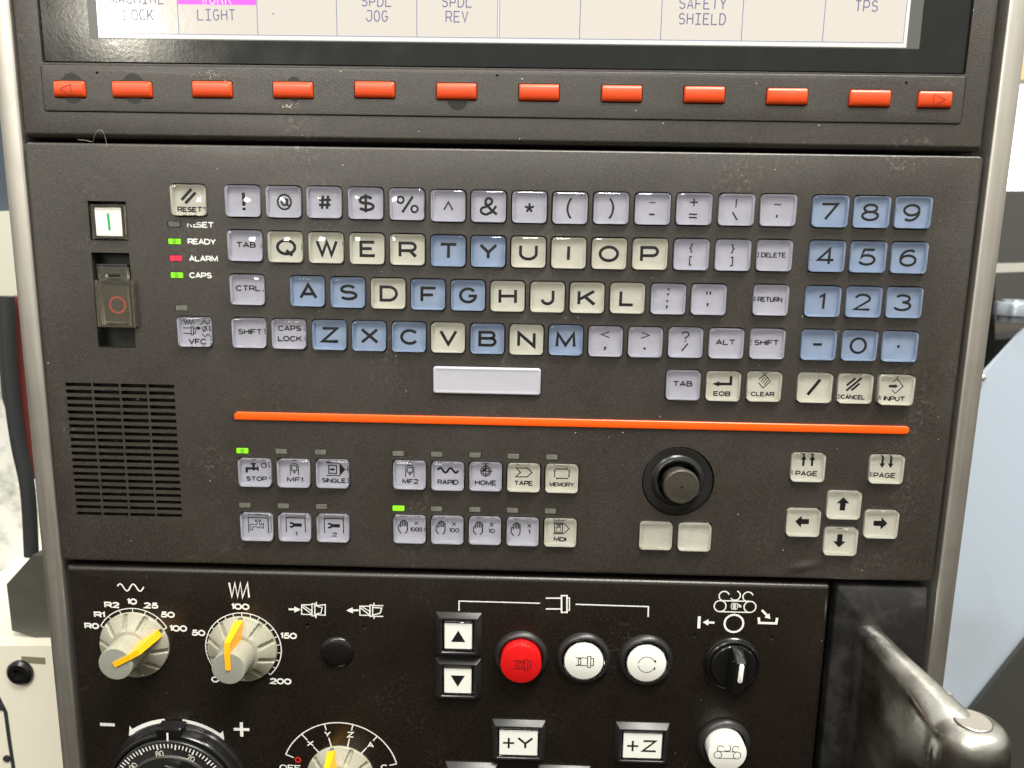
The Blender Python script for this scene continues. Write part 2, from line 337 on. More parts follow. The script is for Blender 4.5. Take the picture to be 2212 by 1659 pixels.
for k, (x, y, ww) in enumerate(sk):
    rings = []
    def kring(w_, l_, f):  # barrel-topped soft key
        return [(a, b, f(b)) for a, b in rr(w_, l_, .7, 3)]
    rings = [kring(ww, 7.1, lambda b: -1.5), kring(ww, 7.1, lambda b: 1.1-.055*b*b), kring(ww-.7, 6.5, lambda b: 1.45-.055*b*b), ]
    for s_ in (4.4, 2.2, .4): rings.append([(a*(ww-1.2)/ww, b*s_/7.1, 1.5-.055*(b*s_/7.1)**2) for a, b in rr(ww, 7.1, .7, 3)])
    VF = loft(rings)
    lab = 'narrow orange key with an engraved left arrow' if k == 0 else 'narrow orange key with an engraved right arrow' if k == 11 else None
    o = put('soft_key', newmesh('soft_key', *VF, ORKEY, 40), disp, x, y, .6, lab)
    if k in (0, 11):
        s_ = 1 if k == 11 else -1
        tri = [(-.9*s_-.3*s_, -2.5), (-1.2*s_, 2.1), (4.2*s_ if k else 3.8*s_, -.1)]
        rim = [(px*1.0, py*1.0) for px, py in tri]
        RI = mat('shaded groove in orange key', (.30, .03, .012), .5)
        mark('arrow_groove', o, [([(x+a, y+b) for a, b in rim], .28, True)], [], 2.2, RI)
    if k in (1, 3, 0, 5):   # thumb-worn ovals and scuffs
        yy = y+.5
        wy = 4.6 if k != 5 else 3.2
        E_ = [(p[0]*(1+.10*math.sin(7*i)), p[1]) for i, p in enumerate(circle(0, 0, 5.3 if k != 3 else 3.8, wy+ (2.2 if k != 3 else .9), 26))]
        put('worn_patch', newmesh('worn_patch', *flat([], [E_]), WORN, 0), disp, x+(.5 if k else 1), yy+(-3.2 if k == 5 else 0), .57, 'dark rubbed oval around a soft key')
def flecks(name, cx, cy, sx_, sy_, n, h, mt, parent, lab, smin=.10, smax=.42):
    V = []; F = []
    for _ in range(n):
        px, py = random.gauss(0, sx_), random.gauss(0, sy_); s_ = random.uniform(smin, smax); a0 = random.uniform(0, 6.28); o = len(V); m_ = random.choice((3, 4, 5))
        for q in range(m_):
            V.append((px+s_*math.cos(a0+6.283*q/m_)*random.uniform(.5, 1.3), py+s_*.7*math.sin(a0+6.283*q/m_), random.uniform(.01, .06)))
        F.append(tuple(range(o, o+m_)))
    return put(name, newmesh(name, V, F, mt, 0), parent, cx, cy, h, lab, 'stuff')
x, y = at(462, 163, .5); flecks('scuff_flecks', x, y, 3.2, 1.2, 55, .57, SCUFF, disp, 'bright chipped flecks above the third soft key')
x, y = at(625, 229, .5); flecks('scuff_flecks', x, y, 3.4, .7, 45, .57, SCUFF, disp, 'bright chipped flecks below the fourth soft key')
# glass front and lit picture
gl = put('screen_glass', newmesh('screen_glass', *rrloft(GX1-GX0-.9, 98, .6, [(0, -3), (0, -.15), (.15, 0)], 3, True, True, 0, 49), GLASS, 30), disp, (GX0+GX1)/2, GY0+.75, -1.2)
def scr(name, x0, y0, x1, y1, mt, dz): return put(name, newmesh(name, [(x0, y0, 0), (x1, y0, 0), (x1, y1, 0), (x0, y1, 0)], [(0, 1, 2, 3)], mt, 0), gl, 0, 0, -1.2+dz)
def sx(u, v): return at(u, v, -1.0)
lx0, ly0 = sx(213, 83); lx1 = sx(1958, 101)[0]; ly0 = (ly0+sx(1958, 101)[1])/2
ex0 = sx(193, 80)[0]; ex1 = sx(1986, 103)[0]
scr('screen_edge', ex0, ly0-.5, ex1, 140, LCDE, .02)
scr('lit_screen', lx0, ly0, lx1, 139, LCDW, .05)
bx0 = sx(219, 71)[0]; by0 = (sx(219, 73)[1]+sx(1950, 91)[1])/2; bx1 = sx(1955, 50)[0]
cols = [sx(u, 40)[0] for u in (384.7, 555.8, 727.3, 900.3, 1077, 1253, 1428.8, 1604, 1780.5)]
edges = [bx0]+cols+[bx1]
for k in range(10):
    scr('screen_cell', edges[k]+.28, by0+.35, edges[k+1]-.28, 138, LCD, .09)
st = [([(bx0, 138), (bx0, by0), (bx1, by0), (bx1, 138)], .32)]
for k, c in enumerate(cols):
    if k == 4: st += [([(c-.45, by0), (c-.45, 138)], .28), ([(c+.45, by0), (c+.45, 138)], .28)]
    else: st.append(([(c, by0), (c, 138)], .38))
mark('screen_lines', gl, st, [], -1.2+.13, GREYL)
mk = sx(470, 10)
scr('highlight_box', edges[1]+.3, sx(470, 10)[1], edges[2]-.3, 138, MAG, .16)
def sctext(s, u, v, mt=NAVY, hh=4.9, name='screen_text'):
    x, y = sx(u, v); mark(name, gl, mono(s, x, y, hh, .46, 3.62), [], -1.2+.20, mt, 'screen text '+s)
sctext('MACHINE', 296, -4); sctext('LOCK', 299, 32); sctext('WORK', 467, -3, LCDW); sctext('LIGHT', 467, 32)
sctext('SPDL', 813, 2); sctext('JOG', 814, 34.5); sctext('SPDL', 987, 3.5); sctext('REV', 987, 36)
sctext('SAFETY', 1518, 7.5); sctext('SHIELD', 1517, 41); sctext('TPS', 1872, 13)
x, y = sx(590, 30); mark('screen_text', gl, [([(x-.6, y-.2), (x+.6, y+.3)], .3)], [], -.98, NAVY)
#---KEYBOARD---
# ------------------------------------------------------------------ keyboard panel
kb = thing('keyboard_panel', -34, -181, 0, 'bronze grey operator keyboard panel with clear keycaps and an orange stripe', 'keyboard')
KX0, KX1, KY0, KY1 = -255.6, 187.6, -181.0, 25.8
L, K, B = LAV, CREAM, BLUE
def T(s, total=None, h=2.35, wd=.38, y=0, x=0): return text(s, x, y, h, wd, total)
def big(c, h=6.9, wd=1.02, gap=.3, k=1.0):
    return text(c, 0, -.1, h, wd, None, gap)
def hand(cx, cy, s, wd):
    q = []
    X = [-1.25, -.45, .35, 1.1, 1.8]; tops = [2.5, 3.1, 2.9, 2.2]
    q.append([(-.95, -3.1), (-2.15, -1.5), (-2.15, .5)]+arc(-1.72, .5, .43, .5, 180, 0, 8)+[(-1.29, -.1)])
    for k in range(4):
        q.append([(X[k], .35)]+arc((X[k]+X[k+1])/2, tops[k]-.35, (X[k+1]-X[k])/2, .4, 180, 0, 8)+[(X[k+1], .45 if k < 3 else -1.4)])
    q.append([(1.8, -1.4), (1.7, -1.9), (.85, -3.1)])
    return [([(cx+a*s, cy+b*s) for a, b in p], wd) for p in q]
def spindle(cx, cy, s, wd):
    f = lambda P: [(cx+a*s, cy+b*s) for a, b in P]
    return [(f([(-3.2, 1.3), (.6, 1.3)]), wd), (f([(-3.2, -1.3), (.6, -1.3)]), wd), (f([(.6, 1.9), (1.6, 1.9), (1.6, -1.9), (.6, -1.9)]), wd, True), (f([(1.6, 1.25), (2.5, 1.25), (2.5, -1.25), (1.6, -1.25)]), wd)]
def tap(cx, cy, s):
    P = [(-3.3, -2.2), (-2.3, -2.2), (-2.3, -.9), (-.3, -.9), (-.3, -1.3), (.5, -1.3), (.5, -.9), (1.5, -.9), (1.5, -1.4), (2.2, -1.4), (2.2, .6), (1.5, .6), (1.5, .1), (.6, .1), (.6, 1.4), (1.1, 1.4), (1.1, 2.0), (-1.0, 2.0), (-1.0, 1.4), (-.4, 1.4), (-.4, .1), (-3.3, .1)]
    return [(cx+a*s, cy+b*s) for a, b in P]
def wrench():
    return [[(-2.2, -.25), (-1.75, -.5), (-1.2, -.45), (-.8, -.95), (-1.3, -1.25), (-2.0, -1.2), (-2.5, -.7), (-2.6, .2), (-2.2, .95), (-1.5, 1.15), (-.9, .85), (-.55, .35), (2.4, .35), (2.4, -.65), (-.6, -.65), (-.95, -.1), (-1.5, .3), (-2.0, .2)]]
def finger(cy=1.6):
    return [([(-1.9, cy-3.0), (-1.9, cy+.9)]+arc(0, cy+1.1, 1.9, 1.5, 180, 0, 12)+[(1.9, cy+.9), (1.9, cy-3.0)], .32),
            ([(-1.25, cy-.6), (-1.25, cy+.6)]+arc(0, cy+.75, 1.25, .95, 180, 0, 10)+[(1.25, cy-.6)], .32, True),
            ([(-.9, cy-1.15), (.9, cy-1.15)], .24), ([(-.6, cy-1.6), (.6, cy-1.6)], .24), ([(-.3, cy-2.0), (.3, cy-2.0)], .24)]
def art(n):
    s, f = [], []
    if n == 'RESET':
        s = [([(-3.4, .1), (1.2, 4.8)], 1.0), ([(-1.8, -1.3), (2.9, 3.3)], 1.0)]+T(n, 10.8, 2.2, .40, -3.9)
    elif n in 'TAB ALT'.split(): s = T(n, 8.6, 2.4, .42, .4)
    elif n == 'CTRL': s = T(n, 10.9, 2.5, .42, .6)
    elif n == 'SHIFT': s = T(n, 10.8, 2.4, .40, .4)
    elif n == 'CAPS LOCK': s = T('CAPS', 10.4, 2.4, .42, 2.4)+T('LOCK', 10.8, 2.4, .42, -2.2)
    elif n == 'DELETE': s = T(n, 10.6, 2.1, .36, .2)
    elif n == 'RETURN': s = T(n, 10.7, 2.2, .36, .2)
    elif n == 'VFC':
        s = [([(-5.2, 5.0), (-4.4, 3.2), (-3.8, 5.0), (-3.1, 3.2), (-2.5, 5.0), (-1.9, 3.2), (-1.2, 5.0), (-.7, 3.2)], .28)]+spindle(-2.6, .4, .95, .3)
        a, b = arrow(.2, 1.6, 2.6, 1.6, .8, 1.9, 1.5); s.append(a); f = [b]
        s += [([(2.3, 3.0), (4.1, 4.9), (6.2, 2.6)], .3), ([(2.6, -.9), (4.1, -2.3), (6.0, -.4)], .3), ([(3.3, .3), (3.2, 1.8), (4.6, 2.5), (5.0, .9), (3.9, .2)], .3, True), ([(3.3, 0), (5.0, 2.6)], .26)]+T('VFC', 8.0, 2.5, .42, -4.4, .6)
    elif n == '!': s = [([(.1, 3.6), (0, -1.9)], 1.15)]; f = [[(-.6, -2.7), (.75, -2.7), (.75, -3.8), (-.6, -3.8)]]; s = [([(0, 3.6), (.05, -1.9)], 1.1)]
    elif n == '@': s = [(arc(0, 0, 2.9, 3.1, -35, -300, 26)+arc(0, 0, 2.9, 3.1, 60, -38, 10)[1:-1]+[(2.0, -1.55), (1.3, -1.4), (1.2, -.6), (1.5, 1.35)], .62), (circle(0, 0, 1.15, 1.35, 18), .6, True)]
    elif n == '#': s = [([(-.75, 2.9), (-1.3, -2.7)], .85), ([(1.5, 2.9), (.95, -2.7)], .85), ([(-2.4, 1.1), (2.7, 1.1)], .85), ([(-2.6, -1.0), (2.5, -1.0)], .85)]
    elif n == '$': s = text('S', 0, 0, 6.6, 1.0, 7.2)+[([(-.2, 3.9), (-.2, -3.8)], .9)]
    elif n == '%': s = [([(-3.2, -3.4), (3.0, 3.4)], .8), (circle(-3.0, 1.9, 1.35), .7, True), (circle(3.1, -1.9, 1.35), .7, True)]; s[0] = ([(-2.2, -3.4), (2.4, 3.4)], .85)
    elif n == '^': s = [([(-1.9, -1.7), (0, 1.6), (1.9, -1.7)], .5)]
    elif n == '&': s = [([(3.6, -3.2), (1.6, -1.9), (-1.4, 1.2)]+arc(0, 2.2, 1.4, 1.3, 200, -20, 12)+[(.9, 1.1), (-1.8, -.3)]+arc(-1.2, -1.7, 2.2, 1.6, 125, 285, 12)+[(1.6, -2.1), (3.2, .3)], .85)]
    elif n == '*': s = [([(0, -.3), (2.0*math.cos(math.radians(a)), -.3+2.0*math.sin(math.radians(a)))], .75) for a in (90, 18, -54, -126, 162)]
    elif n == '(': s = [(arc(3.6, -.1, 4.6, 5.6, 131, 228, 18), .7)]
    elif n == ')': s = [(arc(-3.6, -.1, 4.6, 5.6, 49, -48, 18), .7)]
    elif n == '_-': s = [([(-1.4, 2.6), (1.4, 2.6)], .35), ([(-1.2, -2.3), (1.2, -2.3)], .62)]
    elif n == '+=': s = [([(-1.7, 2.9), (1.7, 2.9)], .5), ([(0, 4.5), (0, 1.3)], .5), ([(-1.8, -2.1), (1.7, -2.1)], .5), ([(-1.8, -3.5), (1.7, -3.5)], .5)]
    elif n == '|\\': s = [([(.1, 4.5), (0, 1.0)], .42), ([(-1.3, -.9), (1.0, -4.3)], .5)]
    elif n == '~': s = [([(-1.5, 2.2), (-.8, 2.6), (0, 2.4), (.8, 2.2), (1.6, 2.7)], .38), ([(.3, -1.7), (-.1, -2.3), (-.1, -2.6)], .45)]; f = [circle(.05, -2.7, .42, None, 12)]
    elif n == '{[': s = [([(.8, 4.6), (.2, 4.4), (.1, 3.3), (-.5, 2.7), (.1, 2.1), (.0, 1.1), (.5, .8)], .42), ([(.7, -.9), (-.3, -.9), (-.3, -4.5), (.6, -4.5)], .42)]
    elif n == '}]': s = [([(-.6, 4.6), (0, 4.4), (.1, 3.3), (.7, 2.7), (.1, 2.1), (0, 1.1), (-.6, .8)], .42), ([(-.6, -.9), (.4, -.9), (.4, -4.5), (-.6, -4.5)], .42)]
    elif n == ':;': f = [[(a-.45, b-.4), (a+.45, b-.4), (a+.45, b+.4), (a-.45, b+.4)] for a, b in ((.1, 4.2), (0, 2.0), (-.1, -.9), (-.2, -3.2))]; s = [([(0, -3.3), (-.3, -4.4)], .45)]
    elif n == '"\'': f = [circle(-.7, 3.0, .45, None, 12), circle(.8, 3.0, .45, None, 12), circle(0, -2.0, .5, None, 12)]; s = [([(-.45, 2.9), (-.9, 1.9)], .35), ([(1.05, 2.9), (.6, 1.9)], .35), ([(.25, -2.1), (-.25, -3.2)], .38)]
    elif n == '<,': s = [([(1.8, 4.2), (-1.8, 2.9), (1.8, 1.6)], .38), ([(.3, -3.0), (-.3, -4.2)], .45)]; f = [circle(.1, -2.9, .55, None, 12)]
    elif n == '>.': s = [([(-1.8, 4.2), (1.8, 2.9), (-1.8, 1.6)], .38)]; f = [[(-.55, -2.5), (.55, -2.5), (.55, -3.4), (-.55, -3.4)]]
    elif n == '?/': s = [(arc(0, 3.4, 1.5, 1.2, 170, -60, 12)+[(.1, 1.9), (.1, 1.2)], .45), ([(1.3, -.6), (-1.2, -4.0)], .5)]; f = [[(-.25, .7), (.45, .7), (.45, .15), (-.25, .15)]]
    elif n == 'EOB':
        s = [([(3.6, 4.4), (3.6, .8), (-1.6, .8)], .95)]; f = [[(-4.6, .8), (-1.5, 2.0), (-1.5, -.4)]]; s += T(n, 7.6, 2.1, .38, -3.6)
    elif n == 'CLEAR':
        s = [([(-2.2, 3.0), (.3, 5.4), (3.0, 2.2), (0, -.8), (-2.2, 1.6)], .32), ([(.3, 4.2), (-1.2, 2.0)], .3), ([(1.3, 3.6), (-.5, 1.2)], .3), ([(2.0, 2.8), (.4, .6)], .3)]+T(n, 10.4, 2.0, .36, -3.6)
    elif n == 'slash': s = [([(2.6, 3.6), (-2.4, -3.4)], 1.05)]
    elif n == 'CANCEL':
        s = [([(-.6, 4.3), (-3.2, .9)], .7), ([(1.9, 5.0), (-3.0, -.9)], .7), ([(1.6, 3.0), (-.9, -.4)], .7)]; s = [([(.3, 4.5), (-3.3, 1.2)], .75), ([(3.0, 4.7), (-3.3, -1.2)], .75), ([(2.3, 2.2), (-1.0, -1.0)], .75)]+T(n, 10.6, 2.0, .36, -4.0)
    elif n == 'INPUT':
        a, b = arrow(-3.0, 1.6, 1.0, 1.6, .9, 1.9, 1.3); s = [a, ([(-1.4, 3.4), (.4, 5.0), (3.2, 1.6), (.2, -1.6), (-1.5, 0)], .32)]+T(n, 9.3, 2.1, .38, -4.0); f = [b]
    elif n == 'PAGE up':
        for x_ in (-1.8, 2.1):
            a, b = arrow(x_, .3, x_, 5.4, .75, 2.6, 2.2); s.append(a); f.append(b)
        s += T('PAGE', 9.8, 2.3, .38, -3.2)
    elif n == 'PAGE down':
        for x_ in (-1.6, 2.2):
            a, b = arrow(x_, 5.2, x_, .2, .75, 2.6, 2.2); s.append(a); f.append(b)
        s += T('PAGE', 9.8, 2.3, .38, -3.2)
    elif n in ('left', 'right', 'up', 'down'):
        dx, dy = {'left': (-1, 0), 'right': (1, 0), 'up': (0, 1), 'down': (0, -1)}[n]
        a, b = arrow(-3.0*dx, -3.0*dy, 3.3*dx, 3.3*dy, 1.9, 5.8, 2.9); s = [a]; f = [b]
    elif n == 'STOP': f = [tap(-1.0, 2.0, 1.12)]; s = [(circle(3.9, 3.0, 1.1), .34, True)]+T(n, 9.6, 2.1, .38, -3.3, .3)
    elif n in ('MF1', 'MF2'): s = finger()+T(n, 7.4, 2.2, .38, -3.4, .2)
    elif n == 'SINGLE':
        s = [([(-3.2, 4.8), (3.2, 4.8)], .36), ([(-3.2, -1.2), (3.2, -1.2)], .36), ([(-2.0, 3.6), (1.6, 3.6), (1.6, -.2), (-2.0, -.2)], .38, True)]
        a, b = arrow(-1.6, 1.7, 1.0, 1.7, .7, 1.8, 1.2); s.append(a); f = [b, [(3.0, 5.0), (5.8, 1.8), (3.0, -1.4)]]; s += T(n, 11.0, 2.1, .36, -3.6, .2)
    elif n == 'RAPID': s = [(sine(-4.8, 4.8, 2.4, 1.1, 2), .75)]+T(n, 9.6, 2.3, .38, -3.2)
    elif n == 'HOME':
        s = [(circle(0, 2.2, 2.3), .4, True), (circle(0, 2.2, 1.45), .36, True), ([(0, 5.2), (0, -.6)], .34), ([(-2.6, 2.2), (3.1, 2.2)], .34)]; f = [[(0, 2.2)]+arc(0, 2.2, 1.5, 1.5, 90, 180, 8)]; s += T(n, 9.8, 2.3, .38, -3.3)
    elif n == 'TAPE': s = [([(-3.6, 4.2), (1.6, 4.2), (3.8, 2.1), (1.6, 0), (-3.6, 0), (-1.5, 2.1)], .38, True)]+T(n, 8.6, 2.2, .38, -3.0)
    elif n == 'MEMORY':
        for q in ((-3.1, 4.2, 3.0, 4.2), (3.4, 4.0, 3.3, .2), (3.2, -.3, -2.9, -.3), (-3.3, .2, -3.3, 4.0)):
            a, b = arrow(*q, .36, 1.1, 1.0); s.append(a); f.append(b)
        s += T(n, 11.2, 2.0, .34, -3.2, .1)
    elif n == 'tap': s = [([(-4.3, -3.4), (-4.3, 4.0), (5.0, 4.0), (5.0, -3.4)], .3), (tap(.2, .6, 1.15)[0:], .28, True)]
    elif n in ('tool 1', 'tool 2'):
        s = [([(-4.3, -3.0), (-4.3, 4.2), (4.6, 4.2), (4.6, -3.0)], .34)]+text(n[-1], .3, -3.6, 2.1, .34, None); s += [(arc(-1.9, .7, .95, .95, -135, 135, 14), .72), ([(-1.1, .7), (3.0, .7)], 1.3)]; f = []
    elif n in ('x1000', 'x100', 'x10', 'x1'):
        q = n[1:]; s = hand(-3.1, .6, 1.04, .40)+[([(2.2, 1.8), (3.9, 3.4)], .3), ([(2.2, 3.4), (3.9, 1.8)], .3)]+text(q, {4: 2.9, 3: 3.1, 2: 3.1, 1: 3.0}[len(q)], -.5, 2.1, .32, {4: 5.7, 3: 4.6, 2: 2.9, 1: None}[len(q)])
    elif n == 'MDI': s = [([(-3.3, 4.2), (1.6, 4.2), (4.1, 1.6), (1.6, -1.0), (-3.3, -1.0)], .34), ([(-2.7, 3.6), (1.1, 3.6), (1.1, -.4), (-2.7, -.4)], .34, True)]+hand(-.8, 1.6, .52, .2)+T(n, 5.8, 2.1, .38, -3.6)
    elif n == 'dot': f = [[(-.6, -.6), (.6, -.6), (.6, .5), (-.6, .5)]]
    elif n == 'dash': s = [([(-1.9, .1), (1.9, .1)], .9)]
    elif n == 'blank': pass
    else: s = text(n, 0, -.1, 6.8 if n.isalpha() else 7.2, 1.02 if n.isalpha() else .85, None if n in 'I1' else {'W': 9.6, 'M': 8.7, 'O': 8.6, 'Q': 8.7, 'E': 6.9, 'F': 6.8, 'L': 6.5, 'J': 6.0}.get(n, 7.9 if n.isalpha() else 7.3))
    return s, f
KEYS = [('RESET', K, 404.2, 432), ('!', L, 522.2, 434), ('@', L, 610.7, 435.7), ('#', L, 698.7, 436.8), ('$', L, 788.7, 439), ('%', L, 878.2, 441), ('^', L, 967.2, 444.3),
 ('&', L, 1055.2, 445.7), ('*', L, 1143.7, 447.2), ('(', L, 1231.8, 449.2), (')', L, 1320.8, 449.7), ('_-', L, 1410.7, 450.8), ('+=', L, 1500.7, 451.5), ('|\\', L, 1592.3, 452.8),
 ('~', L, 1682.8, 454), ('7', B, 1795.8, 456.3), ('8', B, 1885.5, 457.8), ('9', B, 1975.3, 458.8),
 ('TAB', L, 527.3, 531), ('Q', K, 614.6, 533.5), ('W', K, 703, 535.3), ('E', K, 791.8, 537.3), ('R', K, 879.3, 539.3), ('T', B, 967.7, 542), ('Y', B, 1054.3, 543.3), ('U', K, 1141.5, 544.7),
 ('I', K, 1228.8, 546.5), ('O', K, 1316.5, 548), ('P', K, 1405, 549), ('{[', L, 1494.7, 550), ('}]', L, 1584.6, 551.4), ('DELETE', L, 1674.5, 552.2), ('4', B, 1788.5, 553.7), ('5', B, 1877.5, 555.3), ('6', B, 1966.8, 557.2),
 ('CTRL', L, 532.3, 626.3), ('A', B, 662.7, 629.5), ('S', B, 750, 632.2), ('D', K, 837.7, 634.5), ('F', B, 924, 636.8), ('G', B, 1010.5, 638.5), ('H', K, 1096.5, 640.5), ('J', K, 1182.7, 642.2),
 ('K', K, 1268.5, 643.7), ('L', K, 1356, 644.5), (':;', L, 1444.5, 646.5), ('"\'', L, 1532.2, 647.6), ('RETURN', L, 1666.7, 648.8), ('1', B, 1779.2, 651.7), ('2', B, 1868, 653), ('3', B, 1956, 654.3),
 ('VFC', L, 418.3, 717.7), ('SHIFT', L, 536.2, 720), ('CAPS LOCK', L, 622.5, 722.3), ('Z', B, 710, 724.3), ('X', B, 796, 726.5), ('C', B, 882.3, 728.8), ('V', K, 967.3, 730.3), ('B', B, 1052.5, 732.7),
 ('N', K, 1137.2, 734.5), ('M', B, 1222.5, 735.8), ('<,', L, 1308.5, 738.5), ('>.', L, 1395, 740), ('?/', L, 1481.9, 740.8), ('ALT', L, 1570.2, 742.7), ('SHIFT', L, 1659.2, 743.7), ('dash', B, 1770.2, 746), ('0', B, 1858.8, 747.7), ('dot', B, 1946, 749.7),
 ('TAB', L, 1476.7, 833), ('EOB', K, 1563.5, 835.3), ('CLEAR', K, 1652.2, 836.3), ('slash', K, 1761.8, 838.8), ('CANCEL', K, 1849.2, 840.7), ('INPUT', K, 1936.3, 843),
 ('STOP', L, 548.7, 1022.3), ('MF1', L, 632.7, 1023.8), ('SINGLE', L, 717, 1025), ('MF2', L, 883.7, 1027.7), ('RAPID', L, 966.7, 1030.3), ('HOME', L, 1048.7, 1031.3), ('TAPE', K, 1131.2, 1033.5), ('MEMORY', K, 1213.8, 1035.5),
 ('tap', L, 553, 1140), ('tool 1', L, 635.2, 1141), ('tool 2', L, 718, 1142.7), ('x1000', L, 884, 1145.2), ('x100', L, 965.7, 1147), ('x10', L, 1047.3, 1148.3), ('x1', L, 1129, 1150.7), ('MDI', K, 1210.5, 1152.7),
 ('blank', K, 1417.4, 1159.3), ('blank', K, 1501.3, 1162.3), ('PAGE up', K, 1747.2, 1011.2), ('PAGE down', K, 1917.3, 1015.2), ('left', K, 1737, 1130.4), ('up', K, 1825, 1092.7), ('right', K, 1905.8, 1134.3), ('down', K, 1817.6, 1171.5)]
WORDS = {'_-': 'underscore and minus', '+=': 'plus and equals', '|\\': 'bar and backslash', '~': 'tilde and quote', '{[': 'opening brackets', '}]': 'closing brackets', ':;': 'colon and semicolon', '"\'': 'quotation marks', '<,': 'less-than and comma', '>.': 'greater-than and full stop', '?/': 'question mark and slash',
 'tap': 'an outlined tap', 'tool 1': 'a spanner and 1', 'tool 2': 'a spanner and 2', 'x1000': 'a hand and x 1000', 'x100': 'a hand and x 100', 'x10': 'a hand and x 10', 'x1': 'a hand and x 1', 'left': 'a left arrow', 'right': 'a right arrow', 'up': 'an up arrow', 'down': 'a down arrow', 'dash': 'a minus sign', 'dot': 'a point'}
CN = {id(L): 'lavender grey', id(K): 'cream', id(B): 'blue'}
HK = 4.0; KWD, KLN = 16.1, 14.3
capme = newmesh('clear_cap', *rrloft(KWD, KLN, 1.9, [(0, -4.0), (0, 1.5), (.10, 1.95), (.36, 2.3), (.75, 2.5), (1.25, 2.6)], 4), CLEAR, 13)
insme = {id(mm): newmesh('insert_plate', *rrloft(KWD-.36, KLN-.36, 1.75, [(0, -3.8), (0, .35), (.12, .5), (.4, .5), (.52, .35), (.75, -2.0), (.85, -2.1)], 4), mm, 30) for mm in (L, K, B)}
cuts = []
for n, mm, u, v in KEYS:
    x, y = at(u, v, 2.0); cuts.append(hole(x, y, KWD+1.25, KLN+1.25, 2.3))
    up_ = 1.3 if n == 'INPUT' else 0.0   # this key stands proud of the rest
    e_ = thing_key = bpy.data.objects.new('key', None); C.objects.link(e_); e_.parent = kb; p = POS[kb.name]
    e_.location = ((x-p[0])*S, (y-p[1])*S, 0); e_.empty_display_size = .004; POS[e_.name] = (x, y, 0)
    side = '' if n not in ('SHIFT', 'TAB') else (' at the left of its row' if u < 900 else ' at the right of its row')
    e_['label'] = (CN[id(mm)]+' key with no marking' + (' on the left' if u < 1450 else ' on the right')) if n == 'blank' else CN[id(mm)]+' key marked '+WORDS.get(n, n)+side
    put('clear_cap', capme, e_, x, y, up_); put('insert_plate', insme[id(mm)], e_, x, y, up_)
    s, f = art(n)
    if s or f:
        mf = 1.06
        s = [([(x+a*mf, y+b*mf) for a, b in q[0]], q[1]*(1.36 if q[1] > .6 else 1.40), *(q[2:])) for q in s]; f = [[(x+a*mf, y+b*mf) for a, b in q] for q in f]
        mark('lettering' if n[:2].isalnum() else 'symbol', e_, s, f, -2.05+up_, INK)
# space bar
x, y = at(1051.3, 823.7, 2); cuts.append(hole(x, y, 53.0, 14.0, 1.6))
V, F = rrloft(52.2, 13.2, 1.3, [(0, -2), (0, 1.2), (.35, 1.75), (.7, 1.9), (1.2, 1.75), (2.2, 1.7)], 4)
put('space_bar', newmesh('space_bar', V, F, SPACE, 40), kb, x, y, 0, 'wide pale grey key, scuffed and unmarked')
# indicator lamps
LEDS = [(376, 484, 0), (376.5, 521.5, 1), (379, 558, 2), (381.5, 594.5, 1), (392, 665.5, 0), (523, 974, 1), (607, 975.5, 0), (692, 977, 0), (860, 980, 0), (943, 981.7, 0), (1026, 983.5, 0), (1109, 986, 0), (1192, 987.7, 0),
        (528.3, 1091.7, 0), (611.7, 1093.3, 0), (694.3, 1094.7, 0), (860.3, 1098.3, 3), (942.5, 1099.8, 0), (1025.5, 1101.3, 0), (1107, 1102.8, 0), (1189, 1104.5, 0)]
ledme = {}
for st_, mm in ((0, LEDOFF), (1, GREENLED), (2, REDLED), (3, GREENLED)): ledme[st_] = newmesh('indicator_lamp', *rrloft(5.7, 2.5, .25, [(0, -2), (0, 0), (.12, .12)], 2), mm, 30)
dimg = newmesh('dim_centre', [(-.95, -1.1, 0), (.95, -1.1, 0), (.95, 1.1, 0), (-.95, 1.1, 0)], [(0, 1, 2, 3)], GREENDIM, 0)
dimr = newmesh('dim_centre', [(-.7, -1.1, 0), (.7, -1.1, 0), (.7, 1.1, 0), (-.7, 1.1, 0)], [(0, 1, 2, 3)], REDDIM, 0)
for u, v, st_ in LEDS:
    x, y = at(u, v, 0); cuts.append(hole(x, y, 6.3, 3.0, .3))
    o = put('indicator_lamp', ledme[st_], kb, x, y, -.15, {1: 'lit green indicator', 3: 'lit green indicator', 2: 'lit red indicator'}.get(st_))
    if st_ in (1, 2): put('dim_centre', dimg if st_ == 1 else dimr, o, x, y, .0)
for s_, u, v, tw in (('READY', 436, 522, 13.6), ('ALARM', 439.5, 558.7, 14.0), ('CAPS', 433.5, 594.8, 10.9)):
    x, y = at(u, v, 0); mark('lettering', kb, text(s_, x, y, 2.75, .58, tw, .28), [], .03, WINK, 'white word '+s_)
x, y = at(433, 485.6, 0); st_ = text('SET', x+2.2, y, 2.75, .58, 8.6, .28)
st_ += [([(x-6.1, y-1.2), (x-6.1, y+.2), (x-5.4, y+.25)], .5), ([(x-4.9, y+.05), (x-4.1, y-1.2)], .5), ([(x-3.2, y+.25), (x-3.2, y-1.05), (x-1.5, y-1.05)], .55), ([(x-3.0, y), (x-2.2, y)], .4)]
mark('lettering', kb, st_, [], .03, WINK, 'white word RESET, its first letters half rubbed away')
